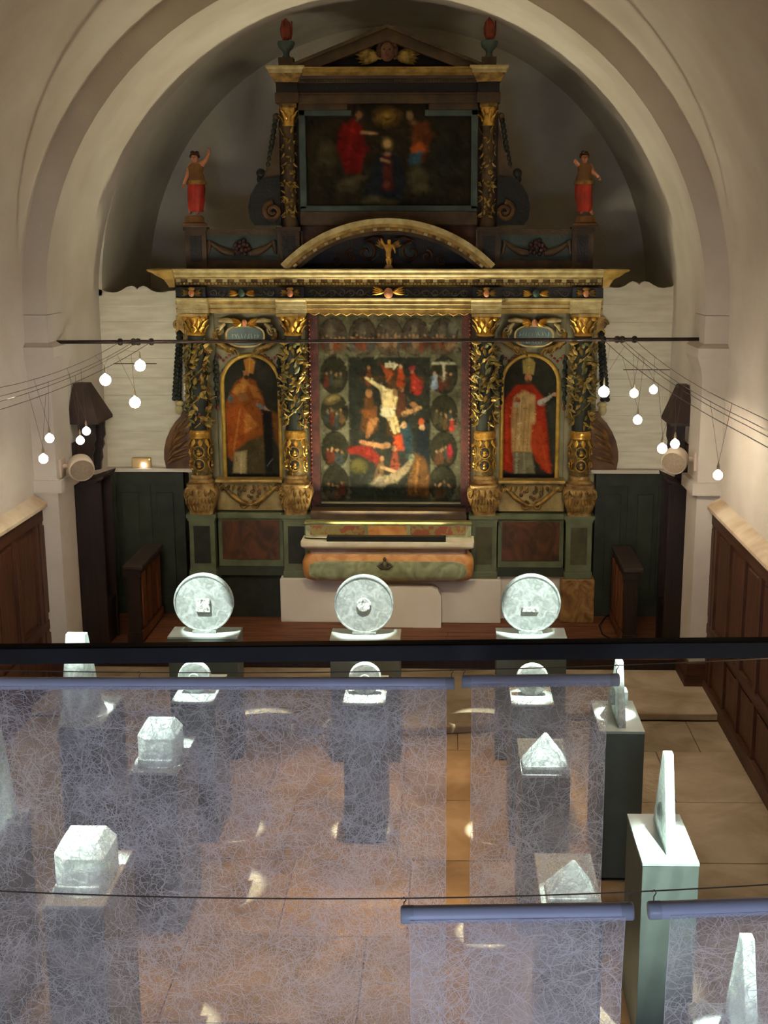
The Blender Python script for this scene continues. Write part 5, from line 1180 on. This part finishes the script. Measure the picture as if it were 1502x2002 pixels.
# second row: three small discs on narrow pedestals
for i, (x0, word, px_) in enumerate(((-1.985, 'left', 381), (-.752, 'middle', 714), (.455, 'right', 1041))):
    y0 = 8.27; x1 = x0 + .30; y1 = y0 + .575
    pedestal(x0, x1, y0, y1, 'narrow grey pedestal under the %s small glass disc behind the veils' % word)
    c_ = W(px_, 1329, 8.46); r = .118
    t = thing('small_glass_disc', 'small round glass disc, %s of three just above the veil tube' % word, 'glass sculpture', (c_.x, 8.46, PH), 0, 'small glass discs behind the veils')
    MB().prism(arc(0, r, r, 0, 2 * PI, 36)[:-1], -.03, .03).build('disc', GLASS, t, smooth=40, bevel=.006)
    MB().prism(arc(0, r, .04, 0, 2 * PI, 20)[:-1], -.042, -.028).build('core', GLASS, t, bevel=.006)
    spot_on(c_.x, 8.4, c_.x + (-1.0, .2, 1.0)[i], 8.0, 700, 11)
# wedge slabs standing on edge
def slab(x, yf, yb, h, ytop, label, th=.052, extra=None, rz=0):
    t = thing('glass_wedge', label, 'glass sculpture', (x, (yf + yb) / 2, PH), rz, 'tall glass wedges')
    m_ = (yf + yb) / 2
    MB().prism([(yf - m_, 0), (yb - m_, 0), (ytop + .025 - m_, h), (ytop - .025 - m_, h)], -th / 2, th / 2, 'x').build('slab', GLASS, t, bevel=.004)
    if extra == 'lens':
        for q in (-1, 1): MB().ball((q * th / 2, ytop - m_, h * .30), (.02, .055, .055), 14, 10).build('lens', GLASS, t, smooth=60)
    elif extra == 'block':
        MB().box(-th / 2 - .035, ytop - m_ - .05, h * .22, th / 2 + .035, ytop - m_ + .05, h * .22 + .10).build('crystal_block', GLASS, t, bevel=.006)
    elif extra == 'rod':
        MB().box(th / 2, ytop - m_ - .012, h * .05, th / 2 + .09, ytop - m_ + .012, h * .05 + .02).build('crystal_rod', GLASS, t, bevel=.003)
    return t
def top_at(px_, py_, X): q = WX(px_, py_, X); return q
# right file, near to far
pedestal(1.035, 1.335, 5.98, 6.555, 'grey pedestal standing clear of the veils on the right')
a = WZ(1300, 1674, PH); b = WZ(1290, 1600, PH)
xs = (WZ(1299, 1674, PH).x + WZ(1320, 1674, PH).x) / 2 + .01
ym = (a.y + b.y) / 2; hh = W(1305, 1471, ym).z - PH
slab(xs, a.y, b.y, hh, ym, 'tall glass wedge with a lens on the clear pedestal, right of the veils', extra='lens')
spot_on(xs - .0, 5.98, 1.9, 3.9, 700, 30)
spot_on(xs + .03, 6.22, 2.05, 6.0, 800, 15)
pedestal(1.025, 1.325, 7.78, 8.35, 'dark grey pedestal half hidden by the right veil edge')
a = WZ(1217, 1424, PH); b = WZ(1212, 1372, PH); ym = (a.y + b.y) / 2; hh = W(1211, 1291, ym).z - PH
slab(a.x, a.y, b.y, hh, ym, 'tall glass wedge with a crystal block beside the right veil tube end', extra='block')
spot_on(a.x, 8.1, 2.1, 8.4, 900, 10)
q = WZ(1343, 1960, PH)
pedestal(q.x, q.x + .30, q.y - .575, q.y, 'grey pedestal seen through the veil in the lower right corner')
yb_ = WZ(1405, 1975, PH).y; ym = yb_ - .2; hh = W(1461, 1830, ym).z - PH
slab(WX(1461, 1830, 0.01).x if False else W(1461, 1830, ym).x, ym - .22, ym + .2, hh, ym, 'tall glass wedge behind the veil in the lower right corner')
spot_on(q.x + .15, q.y - .25, 2.1, q.y + .3, 1100, 12)
# left file
q = WZ(113, 1417, PH)
pedestal(q.x, q.x + .30, q.y, q.y + .575, 'grey pedestal under the far left glass wedge')
yf = WZ(150, 1412, PH).y; yb_ = WZ(180, 1360, PH).y; ym = (yf + yb_) / 2; hh = W(181, 1238, ym).z - PH
slab(W(160, 1400, ym).x, yf, yb_, hh, ym, 'tall glass wedge at the far left, its tip above the black beam', th=.14)
spot_on(q.x + .12, ym, -3.4, ym + .4, 900, 11)
q = WZ(58, 1578, PH)
pedestal(q.x - .30, q.x, q.y - .575, q.y, 'grey pedestal cut off by the left picture edge')
ym = WZ(20, 1590, PH).y - .18; hh = W(4, 1425, ym).z - PH
slab(W(0, 1500, ym).x - .01, ym - .24, ym + .18, hh, ym, 'tall glass wedge cut off by the left picture edge', extra='rod')
spot_on(q.x - .2, ym, -3.4, ym + .4, 900, 12)
# chamfered glass cubes
def cube(px0, px1, ypx_front, label, s, mirror=False):
    a, b = WZ(px0, ypx_front, PH), WZ(px1, ypx_front, PH); xc = (a.x + b.x) / 2
    t = thing('glass_cube', label, 'glass sculpture', (xc, a.y + .06 + s / 2, PH), 0, 'chamfered glass cubes')
    h = s / 2; c_ = s * .24
    ring = lambda z, e: [(-h + e + c_, -h + e, z), (h - e - c_ * .3, -h + e, z), (h - e, -h + e + c_ * .3, z), (h - e, h - e, z), (-h + e, h - e, z), (-h + e, -h + e + c_, z)]
    MB().loft([ring(0, .0), ring(s * .30, 0), ring(s * .72, 0), ring(s, s * .16)]).build('cube', GLASS, t, bevel=.006)
    MB().box(-h * .9, -h - .01, 0, h * .8, -h + .01, s * .18).build('front_foot', GLASS, t, bevel=.003)
    return xc, a.y
xc, yf = cube(266, 336, 1506, 'chamfered glass cube behind the veil, the farther of two', .25)
pedestal(xc - .15, xc + .15, yf - .03, yf + .545, 'grey pedestal under the farther glass cube')
spot_on(xc, yf + .25, -3.0, yf - .9, 700, 14)
xc, yf = cube(95, 200, 1762, 'chamfered glass cube behind the veil, the nearer of two', .27)
pedestal(xc - .15, xc + .15, yf - .04, yf + .535, 'grey pedestal under the nearer glass cube')
spot_on(xc, yf + .25, -3.0, yf - .9, 700, 14)
# glass pyramids
def pyramid(px0, px1, ypx, apex, label, d=.20):
    a, b = WZ(px0, ypx, PH), WZ(px1, ypx, PH); xc = (a.x + b.x) / 2; hw = (b.x - a.x) / 2; h = W(*apex, a.y + d / 2).z - PH
    t = thing('glass_pyramid', label, 'glass sculpture', (xc, a.y + d / 2, PH), 0, 'glass pyramids')
    xa = W(*apex, a.y + d / 2).x - xc
    r0 = [(-hw, -d / 2, 0), (hw, -d / 2, 0), (hw, d / 2, 0), (-hw, d / 2, 0)]; r1 = [(x, y, h * .12) for x, y, z in r0]; r2 = [(xa - .008, -.01, h), (xa + .008, -.01, h), (xa + .008, .01, h), (xa - .008, .01, h)]
    MB().loft([r0, r1, r2]).build('pyramid', GLASS, t, bevel=.004)
    MB().box(-hw, -d / 2 - .012, 0, hw, -d / 2, h * .22).build('front_foot', GLASS, t, bevel=.002)
    return xc, a.y
xc, yf = pyramid(1024, 1112, 1512, (1067, 1433), 'bright glass pyramid seen through the right veil, the farther of two')
pedestal(xc - .15, xc + .15, yf - .02, yf + .555, 'grey pedestal under the farther glass pyramid')
spot_on(xc, yf + .1, 1.9, yf + .4, 1000, 10)
xc, yf = pyramid(1072, 1166, 1770, (1122, 1683), 'glass pyramid just above the near veil tube, the nearer of two')
pedestal(xc - .15, xc + .15, yf - .04, yf + .535, 'grey pedestal under the nearer glass pyramid')
spot_on(xc, yf + .1, 1.9, yf + .4, 350, 10)

# ================================================================== VEILS, THEIR TUBES, WIRES AND THE BLACK BEAM
ba, bb = W(0, 1284, 4.9), W(1502, 1271, 4.9); sl = (bb.z - ba.z) / (bb.x - ba.x)
zl = ba.z + sl * (NX0 - ba.x); zr = ba.z + sl * (NX1 - ba.x); hz = .034
bm_ = thing('steel_beam', 'black steel beam spanning the nave above the veils', 'beam', (0, 4.9, 0))
MB().add([(x, y, z + dz) for x, z in ((NX0, zl), (NX1, zr)) for y in (0, .05) for dz in (-hz, hz)], [(0, 1, 3, 2), (4, 6, 7, 5), (0, 4, 5, 1), (2, 3, 7, 6), (1, 5, 7, 3), (0, 2, 6, 4)]).build('web', BLACKST, bm_)
MB().add([(x, y, z + dz) for x, z in ((NX0, zl + hz), (NX1, zr + hz)) for y in (-.004, .054) for dz in (0, .006)], [(0, 1, 3, 2), (4, 6, 7, 5), (0, 4, 5, 1), (2, 3, 7, 6), (1, 5, 7, 3), (0, 2, 6, 4)]).build('top_flange', mat('brown_black_steel', '0f0b09', '0a0807', .9, scale=10, spec=.1), bm_)
def support_wire(pts, Yw, label):
    ps = [W(a, b, Yw) for a, b in pts]; cz = np.polyfit([p.x for p in ps], [p.z for p in ps], 2)
    return tag(MB().tube([(x, Yw, np.polyval(cz, x)) for x in np.linspace(NX0, NX1, 60)], .0022, 5).build('support_wire', WIRE), label, 'wire'), cz
w1_, cz1 = support_wire(((0, 1311), (450, 1314), (880, 1311), (1210, 1301), (1502, 1287)), 4.5, 'thin dark wire carrying the far veils under the black beam')
w2_, cz2 = support_wire(((0, 1743), (400, 1753), (760, 1757), (1230, 1746), (1502, 1728)), 3.1, 'thin dark wire carrying the near veils across the lower picture')
def veil(label, xa, xb, za, zb, Yv, fa, fb, drop, seed, cz, base, hooks):
    c0 = Vector(((xa + xb) / 2, Yv, (za + zb) / 2)); t = thing('hanging_veil', label, 'veil', c0, 0, 'fibrous veils hung from tubes')
    L0, L1 = Vector((xa, Yv, za)) - c0, Vector((xb, Yv, zb)) - c0; rt = .0245; u = (L1 - L0).normalized()
    MB().tube([L0 + u * .03, L1 - u * .03], rt, 20).build('tube', PVC, t, smooth=50)
    for e, d in ((L0, 1), (L1, -1)): MB().tube([e, e + u * (d * .004), e + u * (d * .036)], [rt * .9, rt * 1.04, rt * 1.04], 20).build('end_cap', PVCD, t, smooth=50)
    n, m = 40, 50; vs_ = []; fs = []
    x0, x1 = fa - c0.x, fb - c0.x
    for j in range(m + 1):
        for i in range(n + 1):
            tt = i / n; s_ = j / m; x = x0 + (x1 - x0) * tt
            wv = .012 * s_ * math.sin(tt * 9 + seed * 2 + s_ * 2) + .006 * s_ * math.sin(tt * 23 + seed)
            zt_ = L0.z + (L1.z - L0.z) * (x - L0.x) / (L1.x - L0.x)
            vs_.append((x, -rt - .001 + rt * min(1, s_ * 8) + wv, zt_ - drop * s_ - .002))
    for j in range(m):
        for i in range(n): fs.append((j * (n + 1) + i, j * (n + 1) + i + 1, (j + 1) * (n + 1) + i + 1, (j + 1) * (n + 1) + i))
    MB().add(vs_, fs).build('fibre_cloth', veil_mat('fibre_veil_%d' % seed, base, seed), t, smooth=180)
    # loose white fibres felted into the cloth
    nf = int(3100 * (x1 - x0) * drop); pos = []; K = 7
    fx_ = rng.uniform(x0, x1, nf * 3); fs_ = rng.uniform(0, 1, nf * 3)
    dens = .5 + .5 * np.sin(fx_ * 7 + 2.1 * np.sin(fs_ * drop * 5 + seed)) * np.sin(fs_ * drop * 6.3 + 1.7 * np.sin(fx_ * 5 + seed * 2))
    ok = rng.uniform(0, 1, nf * 3) < .25 + .75 * dens; fx_ = fx_[ok][:nf]; fs_ = fs_[ok][:nf]; n_ = len(fx_)
    ang = rng.uniform(0, 2 * PI, n_); cur = rng.normal(0, .33, n_); ln = rng.uniform(.005, .034, n_) ** 1.0; wd2 = rng.uniform(.0006, .0014, n_)
    px2, pz2 = fx_.copy(), -fs_ * drop; vs3 = np.zeros((n_, K, 2, 3))
    for k2 in range(K):
        tt = np.clip((px2 - x0) / (x1 - x0), 0, 1); s3 = np.clip(-pz2 / drop, 0, 1)
        yv = -rt - .001 + rt * np.minimum(1, s3 * 8) + .012 * s3 * np.sin(tt * 9 + seed * 2 + s3 * 2) + .006 * s3 * np.sin(tt * 23 + seed) - .0015
        zz = L0.z + (L1.z - L0.z) * (px2 - L0.x) / (L1.x - L0.x) + np.clip(pz2, -drop, -.004)
        w4 = wd2 * (1 - .6 * abs(2 * k2 / (K - 1) - 1)); nx3, nz3 = -np.sin(ang) * w4, np.cos(ang) * w4; xx2 = np.clip(px2, x0, x1)
        vs3[:, k2, 0] = np.stack([xx2 + nx3, yv, zz + nz3], -1); vs3[:, k2, 1] = np.stack([xx2 - nx3, yv, zz - nz3], -1)
        px2 = px2 + np.cos(ang) * ln; pz2 = pz2 + np.sin(ang) * ln; ang = ang + cur + rng.normal(0, .25, n_)
    b0 = np.arange(n_)[:, None] * (2 * K) + np.arange(K - 1)[None] * 2; b0 = b0.ravel(); fcs = np.stack([b0, b0 + 1, b0 + 3, b0 + 2], -1)
    me = bpy.data.meshes.new('loose_fibre'); me.from_pydata(vs3.reshape(-1, 3).tolist(), [], fcs.tolist()); me.materials.append(FIBRE); stuff(put(me, 'loose_fibre', t))
    for hx in hooks:
        zt_ = L0.z + (L1.z - L0.z) * (hx - c0.x - L0.x) / (L1.x - L0.x); top = np.polyval(cz, hx) - c0.z
        MB().tube([(hx - c0.x, 0, zt_ + rt * .9), (hx - c0.x, 0, (zt_ + rt + top) / 2), (hx - c0.x + .006, 0, top - .006), (hx - c0.x, 0, top + .004), (hx - c0.x - .006, 0, top - .004)], .0018, 5).build('hook', WIRE, t)
p = [W(a, b, 4.5) for a, b in ((0, 1336), (889, 1336), (903, 1332), (1211, 1329))]
def ext(a, b, x): return a.z + (b.z - a.z) * (x - a.x) / (b.x - a.x)
veil('very wide fibrous veil filling the left of the nave', -2.45, p[1].x, ext(p[0], p[1], -2.45), p[1].z, 4.5, -2.42, W(873, 1400, 4.5).x, 2.25, 1, cz1, .30, (-2.3, -1.2, W(883, 1320, 4.5).x))
veil('narrow fibrous veil right of the gap, in the far row', p[2].x, p[3].x, p[2].z, p[3].z, 4.5, W(922, 1400, 4.5).x, W(1186, 1400, 4.5).x, 2.25, 2, cz1, .30, (W(907, 1320, 4.5).x, W(1206, 1320, 4.5).x))
p = [W(a, b, 3.1) for a, b in ((784, 1788), (1239, 1781), (1267, 1780), (1502, 1771))]
veil('nearest fibrous veil hung low in the middle', p[0].x, p[1].x, p[0].z, p[1].z, 3.1, W(803, 1900, 3.1).x, W(1216, 1900, 3.1).x, 1.9, 3, cz2, .33, (W(790, 1760, 3.1).x, W(1231, 1760, 3.1).x))
veil('near fibrous veil in the lower right corner', p[2].x, p[2].x + .64, p[2].z, ext(p[2], p[3], p[2].x + .64), 3.1, W(1303, 1900, 3.1).x, p[2].x + .60, 1.9, 4, cz2, .33, (W(1279, 1750, 3.1).x, p[2].x + .62))
# cable lying on the chancel floor by the right desk
tag(MB().tube([WZ(a, b, ZF2 + .012) for a, b in ((1205, 1198), (1185, 1205), (1172, 1222), (1178, 1240), (1200, 1252), (1218, 1258))], .009, 6).build('floor_cable', CABLEM, smooth=60), 'black cable looped on the chancel floor by the right desk', 'cable')
